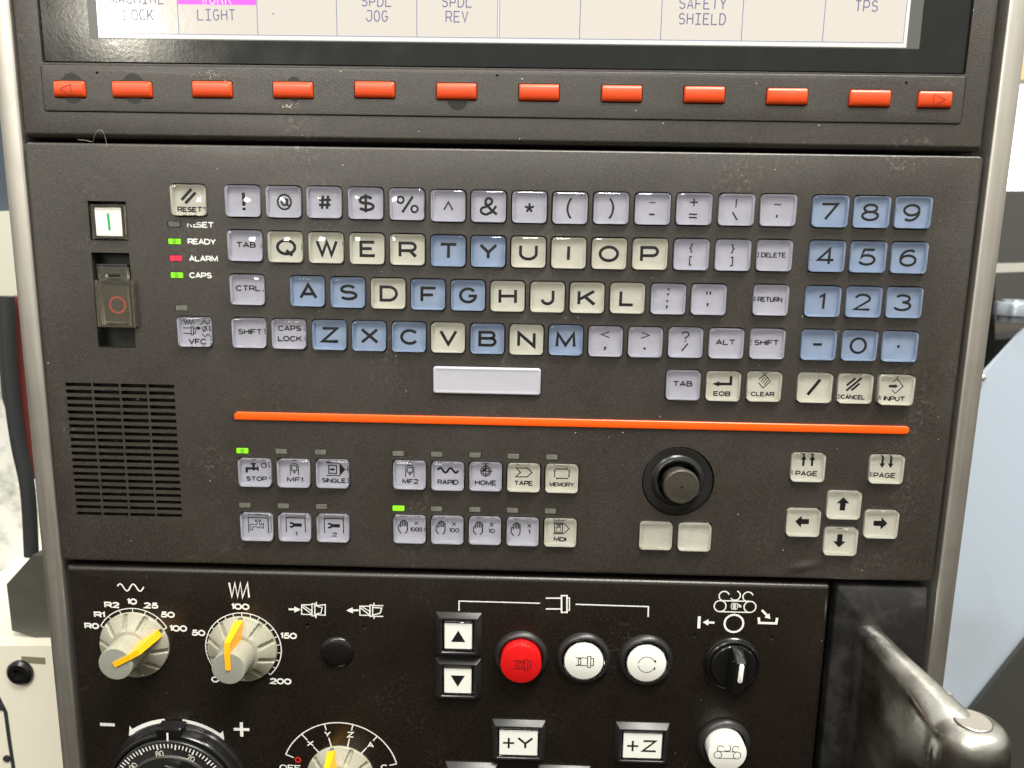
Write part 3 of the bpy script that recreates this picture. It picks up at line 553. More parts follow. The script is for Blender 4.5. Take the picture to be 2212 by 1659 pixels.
# joystick, recesses, speaker slots
JX, JY = 57.4, -131.6
cuts.append(lathe([(17.9, -6), (17.9, 3)], 56, True, True, JX, JY))
R1 = (-218.6, -9.6, 18.2, 18.2); R2 = (-218.7, -47.4, 18.4, 45.8)
for r_ in (R1, R2): cuts.append(hole(*r_, .3, -12))
sx0, sx1, sy0, sy1 = -246.4, -191.4, -88.0, -156.6
pit = (sy1-sy0)/19.55; cw = (sx1-sx0)/4
for r_ in range(20):
    for c_ in range(4): cuts.append(hole(sx0+cw*(c_+.5), sy0+pit*(r_+.27), cw-.9, 1.9, .15, -6, 3, 1))
V, F = rrloft(KX1-KX0, KY1-KY0, 2.2, [(0, -4.5), (0, -.9), (.2, -.4), (.55, -.1), (1.0, 0)], 4, True, True, (KX0+KX1)/2, (KY0+KY1)/2)
put('face_plate', boolcut(V, F, cuts, 'face_plate', PAINT), kb, 0, 0, 0)
SPK = mat('dark speaker cloth', (.010, .010, .010), .6, dust=2.2, bump=.3, bscale=500)
put('speaker', newmesh('speaker', *rrloft(60, 74, 1, [(0, -1), (0, 0)], 2), SPK, 0), kb, -219, -122, -4.6, 'dark speaker behind rows of slots')
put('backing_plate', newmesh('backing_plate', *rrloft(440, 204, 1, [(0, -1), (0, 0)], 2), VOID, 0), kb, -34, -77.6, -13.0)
def tray(name, w_, l_, d, x, y, mt, h=0):
    V, F = loft([[(a, b, c) for a, b in rr(w_+2*t, l_+2*t, .3, 1)] for t, c in ((.8, -.3), (.8, -d-.8))], False, True)
    V2, F2 = loft([[(a, b, c) for a, b in rr(w_, l_, .3, 1)] for c in (-.3, -d)], False, True)
    F2 = [tuple(reversed(f)) for f in F2]; return put(name, newmesh(name, *join((V, F), (V2, F2)), mt, 30), kb, x, y, h)
RECM = mat('dark grey recess moulding', (.030, .031, .028), .45, bump=.1, bscale=900, dust=1.3)
tray('switch_recess', 18.0, 18.0, 7.0, R1[0], R1[1], RECM, -.2); tray('switch_recess', 18.2, 45.6, 7.0, R2[0], R2[1], RECM, -.2)
# power-on push button
x, y = at(233.5, 479.5, 1.5)
pb = put('push_button', newmesh('push_button', *rrloft(12.9, 13.2, .5, [(0, -6), (0, .6), (.3, .8)], 2), WHITEB, 30), kb, x, y, .2, 'square white push button with a green stroke')
put('clear_cap', newmesh('clear_cap', *join(*[rrloft(a, b, .3, [(0, -5.5), (0, 1.3), (.25, 1.55)], 2, True, True, c, d) for a, b, c, d in ((1.5, 16.0, -7.25, 0), (1.5, 16.0, 7.25, 0), (12.8, 1.2, 0, 7.3), (12.8, 1.2, 0, -7.3))]), CLEAR2, 30), pb, x, y, .2)
GRN = mat('green printing ink', (.01, .36, .10), .5)
mark('stroke', pb, [([(x-.1, y+4.0), (x+.2, y-3.9)], 1.15)], [], 1.03, GRN)
# guarded power-off button
x, y = at(243, 660, 0)
ob = put('push_button', newmesh('push_button', *rrloft(15.2, 19, .5, [(0, -6), (0, -2.6), (.3, -2.4)], 2), mat('dark smoked button', (.055, .055, .045), .35), 30), kb, x, y, 0, 'dark button with a red ring under a clear flip guard')
REDI = mat('red printing ink', (.62, .06, .045), .5)
x2, y2 = at(252, 659, -1); mark('ring', ob, [(circle(x2, y2, 3.75), .95, True)], [], -2.2, REDI)
gx, gy = at(246.5, 640, 3.5)
WF = 18.3; pc = []
gt, gb = at(246, 606, 3.5)[1], at(250, 707, 3.5)[1]; gm = (gt+gb)/2; gl_ = gt-gb
pc.append(rrloft(WF, gl_, .5, [(0, 2.6), (0, 3.3), (.2, 3.5)], 2, True, True, 0, gm-gy))
for sx_ in (-1, 1): pc.append(rrloft(.9, gl_-.2, .3, [(0, -2.0), (0, 2.55)], 2, True, True, sx_*(WF/2-.5), gm-gy)); pc.append(rrloft(1.0, gl_-4, .3, [(0, 3.55), (0, 3.95), (.2, 4.1)], 2, True, True, sx_*(WF/2-2.2), gm-gy-1))
pc.append(rrloft(WF-2.2, .9, .3, [(0, -2.0), (0, 2.55)], 2, True, True, 0, gb-gy+.5)); pc.append(rrloft(WF-6.2, .8, .3, [(0, 3.55), (0, 3.95), (.2, 4.1)], 2, True, True, 0, gb-gy+2.4))
ht = at(242, 577, 2.5)[1]
for sx_ in (-1, 1): pc.append(rrloft(3.0, ht-gt, .4, [(0, 0), (0, 3.0), (.3, 3.3)], 2, True, True, sx_*5.2-.4, (ht+gt)/2-gy+.05))
pc.append(rrloft(7.0, 3.2, .3, [(0, 0), (0, 2.8), (.2, 3.0)], 2, True, True, -.4, ht-gy-1.8)); pc.append(rrloft(7.0, 1.2, .3, [(0, 0), (0, 2.8), (.2, 3.0)], 2, True, True, -.4, gt-gy+.9))
put('flip_guard', newmesh('flip_guard', *join(*pc), CLEAR2, 30), ob, gx, gy, 0, 'clear hinged guard')
put('hinge', newmesh('hinge', *rrloft(15, 7.5, .5, [(0, -6), (0, -1.2), (.3, -1)], 2), BLACK, 30), ob, at(239, 585, 0)[0], at(239, 588, 0)[1], 0)
# orange stripe
bx0_, bx1_ = -162.4, 167.2; by = -102.8; bl = 3.9
P = [(bx0_, by-bl/2+.3), (bx0_, by+bl/2-1.2), (bx0_+1.3, by+bl/2)]+[(bx1_-1.6+1.6*math.cos(math.radians(a)), by+(bl/2-1.6)+1.6*math.sin(math.radians(a))) for a in (90, 60, 30, 0)]+[(bx1_-1.6+1.6*math.cos(math.radians(a)), by-(bl/2-1.6)+1.6*math.sin(math.radians(a))) for a in (0, -30, -60, -90)]+[(bx0_+.3, by-bl/2)]
P = P[::-1]
cxp = sum(p[0] for p in P)/len(P)
def shrink(P, i): return [(p[0]+(i if p[0] < 0 else -i), by+(p[1]-by)*(1-i/(bl/2))) for p in P]
V, F = loft([[(a, b, h_) for a, b in shrink(P, i_)] for i_, h_ in ((0, .0), (0, .9), (.25, 1.15), (.95, 1.3))])
V = [(a-2.4, b-by, c) for a, b, c in V]
put('orange_stripe', newmesh('orange_stripe', V, F, ORBAR, 25), kb, 2.4, by, -.05, 'long bright orange raised strip')
# shallow dent near the lower edge
dx_, dy_ = at(1742, 1236, 0); V = []; F = []; nx_, ny_ = 40, 20
for j in range(ny_+1):
    for i in range(nx_+1):
        a, b = -22+44*i/nx_, -5+13*j/ny_; h_ = .85*math.exp(-((a+1)/7.5)**2-((b-.6-.18*a)/2.6)**2)-.75*math.exp(-((a-5)/4.5)**2-((b+2.4)/1.8)**2)
        V.append((a, b, h_-.03))
for j in range(ny_):
    for i in range(nx_): k = j*(nx_+1)+i; F.append((k, k+1, k+nx_+2, k+nx_+1))
put('dent', newmesh('dent', V, F, PAINT, 60), kb, dx_, -174.9, 0, 'shallow dent pressed into the panel near its lower edge')
# joystick
js = put('joystick', newmesh('joystick', *lathe([(17.3, -6), (17.3, -1.2), (16.6, -.9), (13.2, -1.5), (12.4, -.9), (12.1, .2), (11.3, .6), (10.4, .1), (9.9, -1.5), (9.9, -6)], 56, False, False), mat('satin black collar', (.02, .02, .019), .24, bump=.06, bscale=900, dust=1, rvar=.05), 35), kb, JX, JY, 0, 'round joystick with a ribbed black collar')
put('joystick_well', newmesh('joystick_well', *lathe([(18.2, -5.2), (17.6, -5.2)], 40), VOID, 0), js, JX, JY, -.8)
CAPM = mat('worn brown grey rubber', (.050, .045, .034), .36, bump=.25, bscale=700, stain=(.03, .027, .02), sscale=200, samt=.6, dust=1.2)
put('thumb_cap', newmesh('thumb_cap', *lathe([(7.2, -6), (7.4, 0), (8.0, 4.5), (8.75, 6.0), (8.85, 7.2), (8.5, 8.1), (7.9, 8.5), (7.2, 8.45), (5.5, 8.6), (3, 8.9), (.6, 9.0), (.45, 7.8)], 48), CAPM, 30), js, JX, JY, 0)
#---SWITCH---
# ------------------------------------------------------------------ switch panel
sw = thing('switch_panel', -58.5, -300, 0, 'dark brown black lower panel with rotary knobs and push buttons', 'control panel')
V, F = rrloft(392.0, 166.0, 1.6, [(0, -6), (0, -2.6), (.25, -1.6), (.9, -.7), (1.7, -.2), (2.6, 0)], 4, True, True, -58.5, -183.9-83)
cuts = []
dimples = [(665, 1352), (788, 1355), (1500, 1373), (1667, 1378)]
for u, v in dimples:
    x, y = at(u, v, 0); cuts.append(lathe([(.1, -1.1), (.9, -.9), (1.25, -.3), (1.35, .5), (1.35, 2)], 20, True, True, x, y))
put('face_plate', boolcut(V, F, cuts, 'face_plate', LOWP), sw, 0, 0, 0)
KN = thing  # alias not used for parts
def sub(name, parent, x, y, h, label=None, rz=0):
    e = bpy.data.objects.new(name, None); C.objects.link(e); e.parent = parent; p = POS[parent.name]; e.empty_display_size = .005
    e.location = ((x-p[0])*S, (y-p[1])*S, (h-p[2])*S); POS[e.name] = (x, y, h); return tagp(e, label)
GRV = 10
def skirt_vf():
    rads = [18.2, 18.2, 17.9, 17.0, 15.5, 13.5, 11.8, 10.9, 10.3, 9.6]; hb = [0, 1.0, 1.5, 1.9, 2.8, 4.0, 5.0, 5.6, 5.9, 6.0]
    n = 360; R_ = []
    for k, (r, h) in enumerate(zip(rads, hb)):
        ring = []
        for i in range(n):
            a = 2*math.pi*i/n; da = abs(((math.degrees(a)-9) % 36)-18)
            d = math.radians(18-da)*r if False else math.radians(abs(((math.degrees(a)) % 36)-18))*r
            g = 0
            if 1 <= k <= 7: g = max(0, min(1, (1.35-d)/.4))*min(2.3, h-.4)*(.55 if k in (1, 2) else 1)
            ring.append((r*math.cos(a)-(0), r*math.sin(a), h-g))
        R_.append(ring)
    return loft(R_)
SK = newmesh('skirt', *skirt_vf(), BEIGE, 32)
CAPC = newmesh('knob_cap', *lathe([(8.6, 5.5), (8.55, 18.6), (8.35, 19.2), (7.8, 19.3)], 56, True, False), BEIGE, 30)
CAPT = newmesh('cap_disc', *lathe([(7.9, 18.9), (7.9, 19.22), (7.6, 19.25)], 48), GREYC, 30)
def pointer_vf():
    prof = [(-.6, 19.9), (8.5, 19.9), (13.9, 19.0), (16.9, 5.6), (17.0, 2.2), (8.0, 5.0), (7.5, 15), (-.6, 19.0)]
    hw = [1.3, 1.35, 1.45, 1.9, 2.1, 2.1, 1.6, 1.3]
    V = [(x_, -w_, z_) for (x_, z_), w_ in zip(prof, hw)]+[(x_, w_, z_) for (x_, z_), w_ in zip(prof, hw)]
    n = len(prof); F = [tuple(range(n)), tuple(range(2*n-1, n-1, -1))]+[(i, i+n, (i+1) % n+n, (i+1) % n) for i in range(n)]
    F = [tuple(reversed(f)) for f in F]
    return V, F
PT = newmesh('pointer', *pointer_vf(), POINT, 30)
def knob(x, y, deg, label, gro):
    k = sub('rotary_knob', sw, x, y, .05, label)
    put('skirt', SK, k, x, y, .05, rz=math.radians(deg-18+gro)); put('knob_cap', CAPC, k, x, y, .05); put('cap_disc', CAPT, k, x, y, .05); put('pointer', PT, k, x, y, .05, rz=math.radians(deg))
knob(-221.0, -226.9, 29, 'beige rotary knob, its amber pointer at 100', 0)
knob(-164.2, -227.6, 90, 'beige rotary knob, its amber pointer straight up at 100', 0)
knob(-114.4, -300.6, 104, 'beige axis selector knob pointing at Y', 0)
def pol(cx, cy, r, deg): a = math.radians(90-deg); return (cx+r*math.cos(a), cy+r*math.sin(a))
def scale_arc(cx, cy, r0, r1, d0, d1, n, wd=.5):
    st = [([pol(cx, cy, r1, d0+(d1-d0)*k/48) for k in range(49)], wd)]
    for k in range(n+1):
        d = d0+(d1-d0)*k/n; st.append(([pol(cx, cy, r0, d), pol(cx, cy, r1, d)], wd*(1.1 if k in (0, n) else .8)))
    return st
mark('dial_scale', sw, scale_arc(-221.0, -226.6, 17.2, 19.9, -61, 61, 6), [], .03, WINK, 'white arc with seven ticks above the left knob')
mark('dial_scale', sw, scale_arc(-163.8, -227.5, 17.2, 19.9, -137, 137, 20), [], .03, WINK, 'white graduated arc around the second knob')
for s_, px, py, h_, tw in (('R0', 595, 738, 3.4, 7.8), ('R1', 645, 665, 3.4, 5.9), ('R2', 725, 602, 3.4, 8.0), ('10', 855, 580, 3.4, 5.4), ('25', 978, 606, 3.4, 7.6), ('50', 1086, 665, 3.4, 7.6), ('100', 1155, 754, 3.6, 9.4),
                           ('100', 1557, 613, 3.5, 9.6), ('50', 1285, 783, 3.5, 7.4), ('150', 1870, 802, 3.5, 8.8), ('200', 1818, 1097, 3.5, 11.6), ('0', 1395, 1085, 3.5, 4.3)):
    x, y = G(0, 2, [(px, py)])[0]; mark('lettering', sw, text(s_, x, y, h_, .84, tw, .26), [], .03, WINK, 'white number '+s_)
(x0_, y0_), (x1_, y1_) = G(0, 2, [(762, 487), (932, 487)])
mark('symbol', sw, [(sine(x0_, x1_, y0_, 1.9, 2, 44, .3), .7)], [], .03, WINK, 'white double wave')
mark('symbol', sw, [(G(0, 2, [(1485, 458), (1503, 550), (1522, 460), (1540, 552), (1558, 460), (1572, 554), (1604, 460), (1614, 554)]), .95)], [], .03, WINK, 'white zigzag')
def chuck(i, j, P0, flip, wd=.6):
    return None
# tool clamp symbols
g = lambda *p: G(0, 2, p)
a_, b_ = g((1870, 630), (1950, 632)); ar = arrow(*a_, *b_, 1.0, 3.4, 3.4)
mark('symbol', sw, [ar[0], (g((1955, 602), (2022, 600), (2022, 665), (1955, 662)), .6, True), (g((1955, 612), (2022, 662)), .6), (g((1962, 603), (2022, 642)), .5), (g((2022, 595), (2040, 595), (2040, 672), (2022, 672)), .6, True),
     (g((2040, 608), (2108, 600), (2108, 668), (2040, 664)), .6), (g((2058, 612), (2088, 618), (2080, 655), (2052, 658)), .5), (g((2050, 582), (2050, 605)), .6), (g((2048, 665), (2048, 688)), .6)], [ar[1]], .03, WINK, 'white tool clamp symbol with arrow going in')
g = lambda *p: G(1, 2, p)
a_, b_ = g((112, 636), (32, 638)); ar = arrow(*a_, *b_, 1.0, 3.4, 3.4)
mark('symbol', sw, [ar[0], (g((120, 610), (185, 610), (185, 670), (120, 668)), .6, True), (g((120, 618), (185, 668)), .6), (g((130, 610), (185, 645)), .5), (g((186, 603), (203, 603), (203, 675), (186, 675)), .6, True),
     (g((203, 618), (262, 622), (252, 655), (203, 668)), .6), (g((212, 588), (212, 606), (272, 607)), .6), (g((212, 692), (212, 676), (272, 676)), .6)], [ar[1]], .03, WINK, 'white tool clamp symbol with arrow going out')
# plug
x, y = -114.7, -228.1
put('blanking_plug', newmesh('blanking_plug', *lathe([(8.7, 0), (8.6, .5), (8.0, 1.2), (6.5, 1.8), (4, 2.15), (1.5, 2.25), (.2, 2.27)], 44), GLOSSB, 40), sw, x, y, .05, 'domed black blanking plug')
# bracket line + spindle symbol
mark('symbol', sw, [(g((763, 640), (763, 577), (1287, 591)), .62)], [], .03, WINK, 'white line leading to the up button')
mark('symbol', sw, [(g((1518, 598), (1990, 613), (1988, 680)), .68)], [], .03, WINK, 'white line leading to the rotation button')
mark('symbol', sw, [(g((1325, 558), (1425, 558)), .75), (g((1325, 628), (1425, 628)), .75), (g((1427, 542), (1462, 542), (1462, 650), (1427, 650)), .8, True), (g((1462, 556), (1478, 556), (1478, 637), (1462, 637)), .55)], [], .03, WINK, 'white spindle symbol')
# square buttons
BEZ = {}
def bezel_me(w_, l_, ow, ol, hh=3.6):
    key = (w_, l_)
    if key not in BEZ:
        R_ = [[(a, b, h_) for a, b in rr(ww_, ll_, r_, 2)] for ww_, ll_, r_, h_ in ((w_, l_, .6, 0), (w_, l_, .6, .5), (ow+2.6, ol+2.6, .5, hh), (ow+.6, ol+.6, .4, hh), (ow, ol, .3, hh-.4), (ow, ol, .3, -2))]
        BEZ[key] = newmesh('button_bezel', *loft(R_, False, False), BLACK, 30)
    return BEZ[key]
def sqbutton(x, y, w_, l_, ow, ol, fw, fl, s, f, label):
    b = sub('push_button', sw, x, y, .05, label)
    put('button_bezel', bezel_me(w_, l_, ow, ol), b, x, y, .05)
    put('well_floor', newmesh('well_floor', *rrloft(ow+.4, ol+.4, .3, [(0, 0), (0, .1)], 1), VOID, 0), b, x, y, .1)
    put('button_face', newmesh('button_face', *rrloft(fw, fl, .4, [(0, .3), (0, 2.9), (.25, 3.15)], 3), WHITEB, 30), b, x, y, .05)
    cc = join(*[rrloft(p_, q_, .25, [(0, .3), (0, 3.4), (.2, 3.6)], 2, True, True, c_, d_) for p_, q_, c_, d_ in ((.7, fl+1.6, -fw/2-.45, 0), (.7, fl+1.6, fw/2+.45, 0), (fw, .7, 0, fl/2+.45), (fw, .7, 0, -fl/2-.45))])
    put('clear_rim', newmesh('clear_rim', *cc, CLEAR, 30), b, x, y, .05)
    if s or f: mark('symbol', b, [([(x+a, y+c) for a, c in q[0]], *q[1:]) for q in s], [[(x+a, y+c) for a, c in q] for q in f], 3.25, INK)
x, y = at(990.5, 1371, 1.5); sqbutton(x, y, 23.8, 23.6, 16.6, 17.4, 14.2, 14.2, [], [[(-3.7, -3.1), (3.7, -3.1), (0, 3.2)]], 'square white button with an up triangle')
x, y = at(989.5, 1467, 1.5); sqbutton(x, y, 23.8, 22.4, 16.6, 16.6, 14.2, 14.0, [], [[(3.7, 3.1), (-3.7, 3.1), (0, -3.2)]], 'square white button with a down triangle')
x, y = at(1120, 1601, 1.8); sqbutton(x, y, 28.4, 23.4, 22.2, 16.8, 20.2, 14.6, [([(-8.1, -.2), (-2.2, -.2)], 1.05), ([(-5.1, 2.8), (-5.1, -3.2)], 1.05)]+text('Y', 3.6, 0, 6.9, 1.15, 8.6), [], 'wide white button marked +Y')
x, y = at(1387, 1607.5, 1.8); sqbutton(x, y, 28.4, 23.4, 22.2, 16.8, 20.2, 14.6, [([(-8.1, -.2), (-2.2, -.2)], 1.05), ([(-5.1, 2.8), (-5.1, -3.2)], 1.05)]+text('Z', 3.6, 0, 6.9, 1.1, 7.8), [], 'wide white button marked +Z')
x, y = at(1019, 1648, 1); sqbutton(x, y-11.6, 28.4, 23.4, 22.2, 16.8, 20.2, 14.6, [], [], 'white button cut off by the lower edge, left of +Y')
x, y = at(1219, 1655, 1); sqbutton(x, y-11.6, 28.4, 23.4, 22.2, 16.8, 20.2, 14.6, [], [], 'white button cut off by the lower edge, right of +Y')
# round buttons
RB = newmesh('button_bezel', *lathe([(14.1, 0), (14.0, .9), (13.2, 2.2), (12.3, 2.8), (11.3, 2.6), (11.0, 1.5), (11.0, 0)], 56, False, False), BLACK, 30)
WELL = newmesh('well_floor', *lathe([(11.2, 0), (11.2, .1)], 32), VOID, 0)
def rbutton(x, y, hh, fr, mt, s, f, label, inkm=INK, clear=True):
    b = sub('push_button', sw, x, y, .05, label)
    put('button_bezel', RB, b, x, y, .05); put('well_floor', WELL, b, x, y, .1)
    put('button_face', newmesh('button_face', *lathe([(fr, .3), (fr, hh-.5), (fr-.15, hh-.15), (fr-.5, hh)], 52), mt, 30), b, x, y, .05)
    if clear: put('clear_rim', newmesh('clear_rim', *lathe([(fr+.15, .3), (fr+.15, hh-.2), (fr+.45, hh), (fr+.75, hh-.25), (fr+.75, .3)], 52, False, False), CLEAR, 40), b, x, y, .05)
    mark('symbol', b, [([(x+a, y+c) for a, c in q[0]], *q[1:]) for q in s], [[(x+a, y+c) for a, c in q] for q in f], hh+.08, inkm)
DRED = mat('dark red printing ink', (.16, .004, .004), .5)
rbutton(-18.6, -227.4, 8.2, 10.5, REDB, spindle(.9, -.3, 1.62, .44)+[(circle(-.4, -.3, 2.3), .46, True), (circle(-.4, -.3, 1.2), .44, True)], [], 'round red button showing a stopped spindle', DRED, False)
rbutton(13.7, -227.4, 4.0, 10.0, WHITEB, spindle(.9, 0, 1.62, .42)+[(rr(1.2, 3.4, .1, 1, -2.2, 0), .42, True)], [], 'round white button showing a spindle')
a1, b1 = arrow(4.1, 2.6, 4.6, .6, .2, 1.2, 1.6); a2, b2 = arrow(3.9, -3.1, 4.4, -1.5, .2, 1.2, 1.6)
rbutton(45.9, -227.7, 4.0, 10.0, WHITEB, [(arc(0, -.4, 4.3, 4.3, 172, 20, 22), .36), (arc(0, -.4, 4.3, 4.3, 188, 345, 22), .36)], [b1, b2], 'round white button with two circling arrows')
def conveyor(s_, wd):
    f = lambda P: [(a*s_, b*s_) for a, b in P]
    return [(f(circle(-4.4, -.6, 1.75)), wd, True), (f(circle(4.4, -.6, 1.75)), wd, True), (f([(-4.4, 1.15), (4.4, 1.15)]), wd), (f([(-4.4, -2.35), (4.4, -2.35)]), wd),
            (f(arc(-3.4, 2.6, 1.5, 1.5, 250, 20, 14)), wd), (f(arc(-.2, 2.9, 1.5, 1.5, 215, 430, 14)), wd), (f(arc(3.6, 2.6, 1.5, 1.5, 250, 20, 14)), wd)]
rbutton(89.0, -274.2, 8.6, 9.9, WHITEB, conveyor(1.12, .36), [], 'tall round white button showing a chip conveyor', INK, False)
# conveyor symbols and selector
g = lambda *p: G(2, 2, p)
cx_, cy_ = g((340, 600))[0]
mark('symbol', sw, [([(cx_+a, cy_+b) for a, b in q[0]], *q[1:]) for q in conveyor(1.72, .62)]+[([(cx_+a+.9*k, cy_+b) for a, b in circle(-1.2, -.9, .75, 1.7, 16)], .34, True) for k in range(3)]+[([(cx_+1.3, cy_+.4), (cx_+2.6, cy_-.6)], .5)], [[(cx_+3.1, cy_-1.5), (cx_+1.6, cy_-1.3), (cx_+3.0, cy_+.1)]], .03, WINK, 'white chip conveyor symbol')
x, y = g((332, 722))[0]; mark('symbol', sw, [(circle(x, y, 4.75, None, 40), 1.05, True)], [], .03, WINK, 'white ring above the selector')
a_, b_ = g((206, 717), (130, 714)); ar = arrow(*a_, *b_, 1.2, 3.6, 2.9)
mark('symbol', sw, [ar[0], (g((108, 676), (104, 754)), 1.5)], [ar[1]], .03, WINK, 'white arrow against a bar')
a_, b_ = g((513, 635), (568, 693)); ar = arrow(*a_, *b_, 1.2, 3.4, 2.7)
mark('symbol', sw, [ar[0], (g((493, 683), (495, 718), (606, 722), (612, 686)), 1.25)], [ar[1]], .03, WINK, 'white arrow into a tray')
x, y = 90.2, -227.8
sel = put('selector_switch', newmesh('selector_switch', *lathe([(14.4, 0), (14.3, 1.4), (13.9, 1.9), (13.9, 2.4), (13.6, 3.2), (12.9, 3.7), (12.4, 3.3), (12.3, 2.6), (11.7, 2.6), (11.5, 4.2), (11.0, 4.7), (2, 4.9)], 56, True, True), GLOSSB, 30), sw, x, y, .05, 'black selector switch with a white pointer line')
lv = []
sec = [(-12.0, 4.5, 4.8, 2.6, 2.0), (-11.6, 4.5, 9.0, 3.0, 2.6), (-9.0, 4.5, 15.0, 3.4, 2.7), (0, 4.5, 16.2, 3.6, 2.7), (8.0, 4.5, 15.2, 3.5, 2.6), (11.2, 4.5, 9.0, 3.0, 2.3), (11.8, 4.5, 5.2, 2.6, 2.0)]
rings = [[(-wb, yy, h0_), (wb, yy, h0_), (wt+.3, yy, h1_-1.2), (wt-.5, yy, h1_), (-wt+.5, yy, h1_), (-wt-.3, yy, h1_-1.2)] for yy, h0_, h1_, wb, wt in sec]
put('lever', newmesh('lever', *loft([list(r_) for r_ in rings]), GLOSSB, 32), sel, x, y, .05, rz=math.radians(-3))
put('pointer_line', newmesh('pointer_line', *rrloft(2.3, 10.2, 1.1, [(0, -.3), (0, .25), (.2, .4)], 4), WINK, 40), sel, x+.1, y+3.4, 16.3, rz=math.radians(-3))
# handwheel
HX, HY = -202.5, -309.8
hw_ = put('handwheel', newmesh('handwheel', *lathe([(38.6, 0), (38.5, 1.2), (37.6, 2.6), (36.8, 3.0), (36.3, 6.2), (35.5, 7.2), (34.4, 7.4), (33.8, 6.6), (33.8, 2)], 96, True, False), GLOSSB, 30), sw, HX, HY, .05, 'large black pulse handwheel with a white graduated dial')
DIAL = mat('black engraved dial', (.018, .018, .018), .33, bump=.12, bscale=900, stain=(.05, .05, .048), sscale=60, samt=.4, dust=1)
dl = put('dial', newmesh('dial', *lathe([(33.2, 3), (33.2, 8.2), (32.9, 8.6), (25.5, 8.9), (25, 9.6), (24.4, 9.9), (23.2, 9.5), (.5, 9.4)], 90), DIAL, 30), hw_, HX, HY, .05)
st = []
for k in range(100):
    d = -3.0-3.6*(k-75)  # 80 stands left of the index
    big_ = k % 5 == 0
    dd = (80-k)*3.6-10.5
    st.append(([pol(HX, HY, 32.3, dd), pol(HX, HY, 29.2 if big_ else 30.0, dd)], .72 if big_ else .6))
mark('graduation', hw_, st, [], 9.1, WINK)
def dtext(s_, dd):
    c = pol(HX, HY, 26.6, dd); return text(s_, *c, 3.5, .42, 4.3, .2, math.radians(-dd), None, .55)
mark('dial_number', hw_, dtext('80', -10.5)+dtext('70', 25.5)+dtext('90', -46.5)+dtext('60', 61.5), [], 9.15, mat('cream ink', (.72, .70, .58), .5), 'cream numbers 90, 80, 70')
put('index_tab', newmesh('index_tab', *rrloft(13.5, 6.5, 1.0, [(0, 0), (0, 6.0), (.5, 6.8), (1, 7.0)], 3), GLOSSB, 30), hw_, HX-.3, HY+36.6, .8)
x, y = pol(HX, HY, 35.6, -.8); mark('index_line', hw_, [([(x, y-2.4), (x+.15, y+2.3)], 1.0)], [], 8.35, WINK)
put('crank_slot', newmesh('crank_slot', *rrloft(8, 13, .8, [(0, 0), (0, 3.2), (.5, 3.6)], 3), GLOSSB, 30), hw_, HX+1.0, HY+15.0, 9.2, rz=math.radians(-14))
for sg, d0, d1 in ((-1, -7, -40), (1, 6.5, 43)):
    r0_, r1_ = 38.7, 40.9; n_ = 22
    dh = d1-sg*(-4.5)*-1 if False else d1
    body = [pol(HX-.6, HY-.3, r1_, d0+(dh-sg*6-d0)*k/n_) for k in range(n_+1)]+[pol(HX-.6, HY-.3, r0_, d0+(dh-sg*6-d0)*(n_-k)/n_) for k in range(n_+1)]
    head = [pol(HX-.6, HY-.3, r1_+2.4, dh-sg*6), pol(HX-.6, HY-.3, r0_+.2, dh), pol(HX-.6, HY-.3, r0_-.6, dh-sg*6)]
    # body as quads so the curved band stays flat
    V = [(*p, 0) for p in body]; N2 = n_+1; F = [(k, k+1, 2*N2-2-k, 2*N2-1-k) for k in range(n_)]
    o = len(V); V += [(*p, .006) for p in head]; F.append((o, o+1, o+2))
    V = [(a-HX, b-HY, c) for a, b, c in V]
    put('curved_arrow', newmesh('curved_arrow', V, F, WINK, 0), sw, HX, HY, .03, 'white curved arrow running '+('left to the minus sign' if sg < 0 else 'right to the plus sign'))
x, y = at(232, 1565, 0); mark('symbol', sw, [([(x-4.0, y), (x+4.0, y-.1)], 1.8)], [], .03, WINK, 'white minus sign')
x, y = at(521.8, 1575.5, 0); mark('symbol', sw, [([(x-4.2, y), (x+4.2, y)], 1.6), ([(x, y+4.2), (x, y-4.2)], 1.7)], [], .03, WINK, 'white plus sign')
# axis selector scale
AX, AY = -114.5, -300.3
st = [([pol(AX, AY, 31.5, -68+143*k/48) for k in range(49)], .6)]
for d, ra, rb in ((-40, 17, 22), (-40, 27, 31.5), (-14.5, 17, 23), (-14.5, 27.8, 31.5), (13.5, 17, 23), (13.5, 27.8, 31.5), (40, 17, 22.5), (40, 28, 31.5), (-68, 27, 31.5), (75, 27.5, 31.5)):
    st.append(([pol(AX, AY, ra, d), pol(AX, AY, rb, d)], .6))
for s_, d, r_ in (('X', -40, 24.5), ('Y', -14.5, 25.4), ('Z', 13.5, 25.4), ('A', 41, 25.2), ('C', 76, 24.5)):
    c = pol(AX, AY, r_, d); st += text(s_, *c, 3.3, .66, 3.7)
mark('dial_scale', sw, st, [], .03, WINK, 'white arc marked X Y Z A C around the axis selector')
x, y = at(626.6, 1657, 0); mark('lettering', sw, text('OFF', x, y-.3, 3.3, .6, 11.5), [], .03, WINK, 'white word OFF')
x, y = at(643.7, 1641.4, 0); mark('symbol', sw, [(circle(x, y, 1.35), .85, True)], [], .03, mat('red ring ink', (.55, .02, .02), .5), 'small red ring')
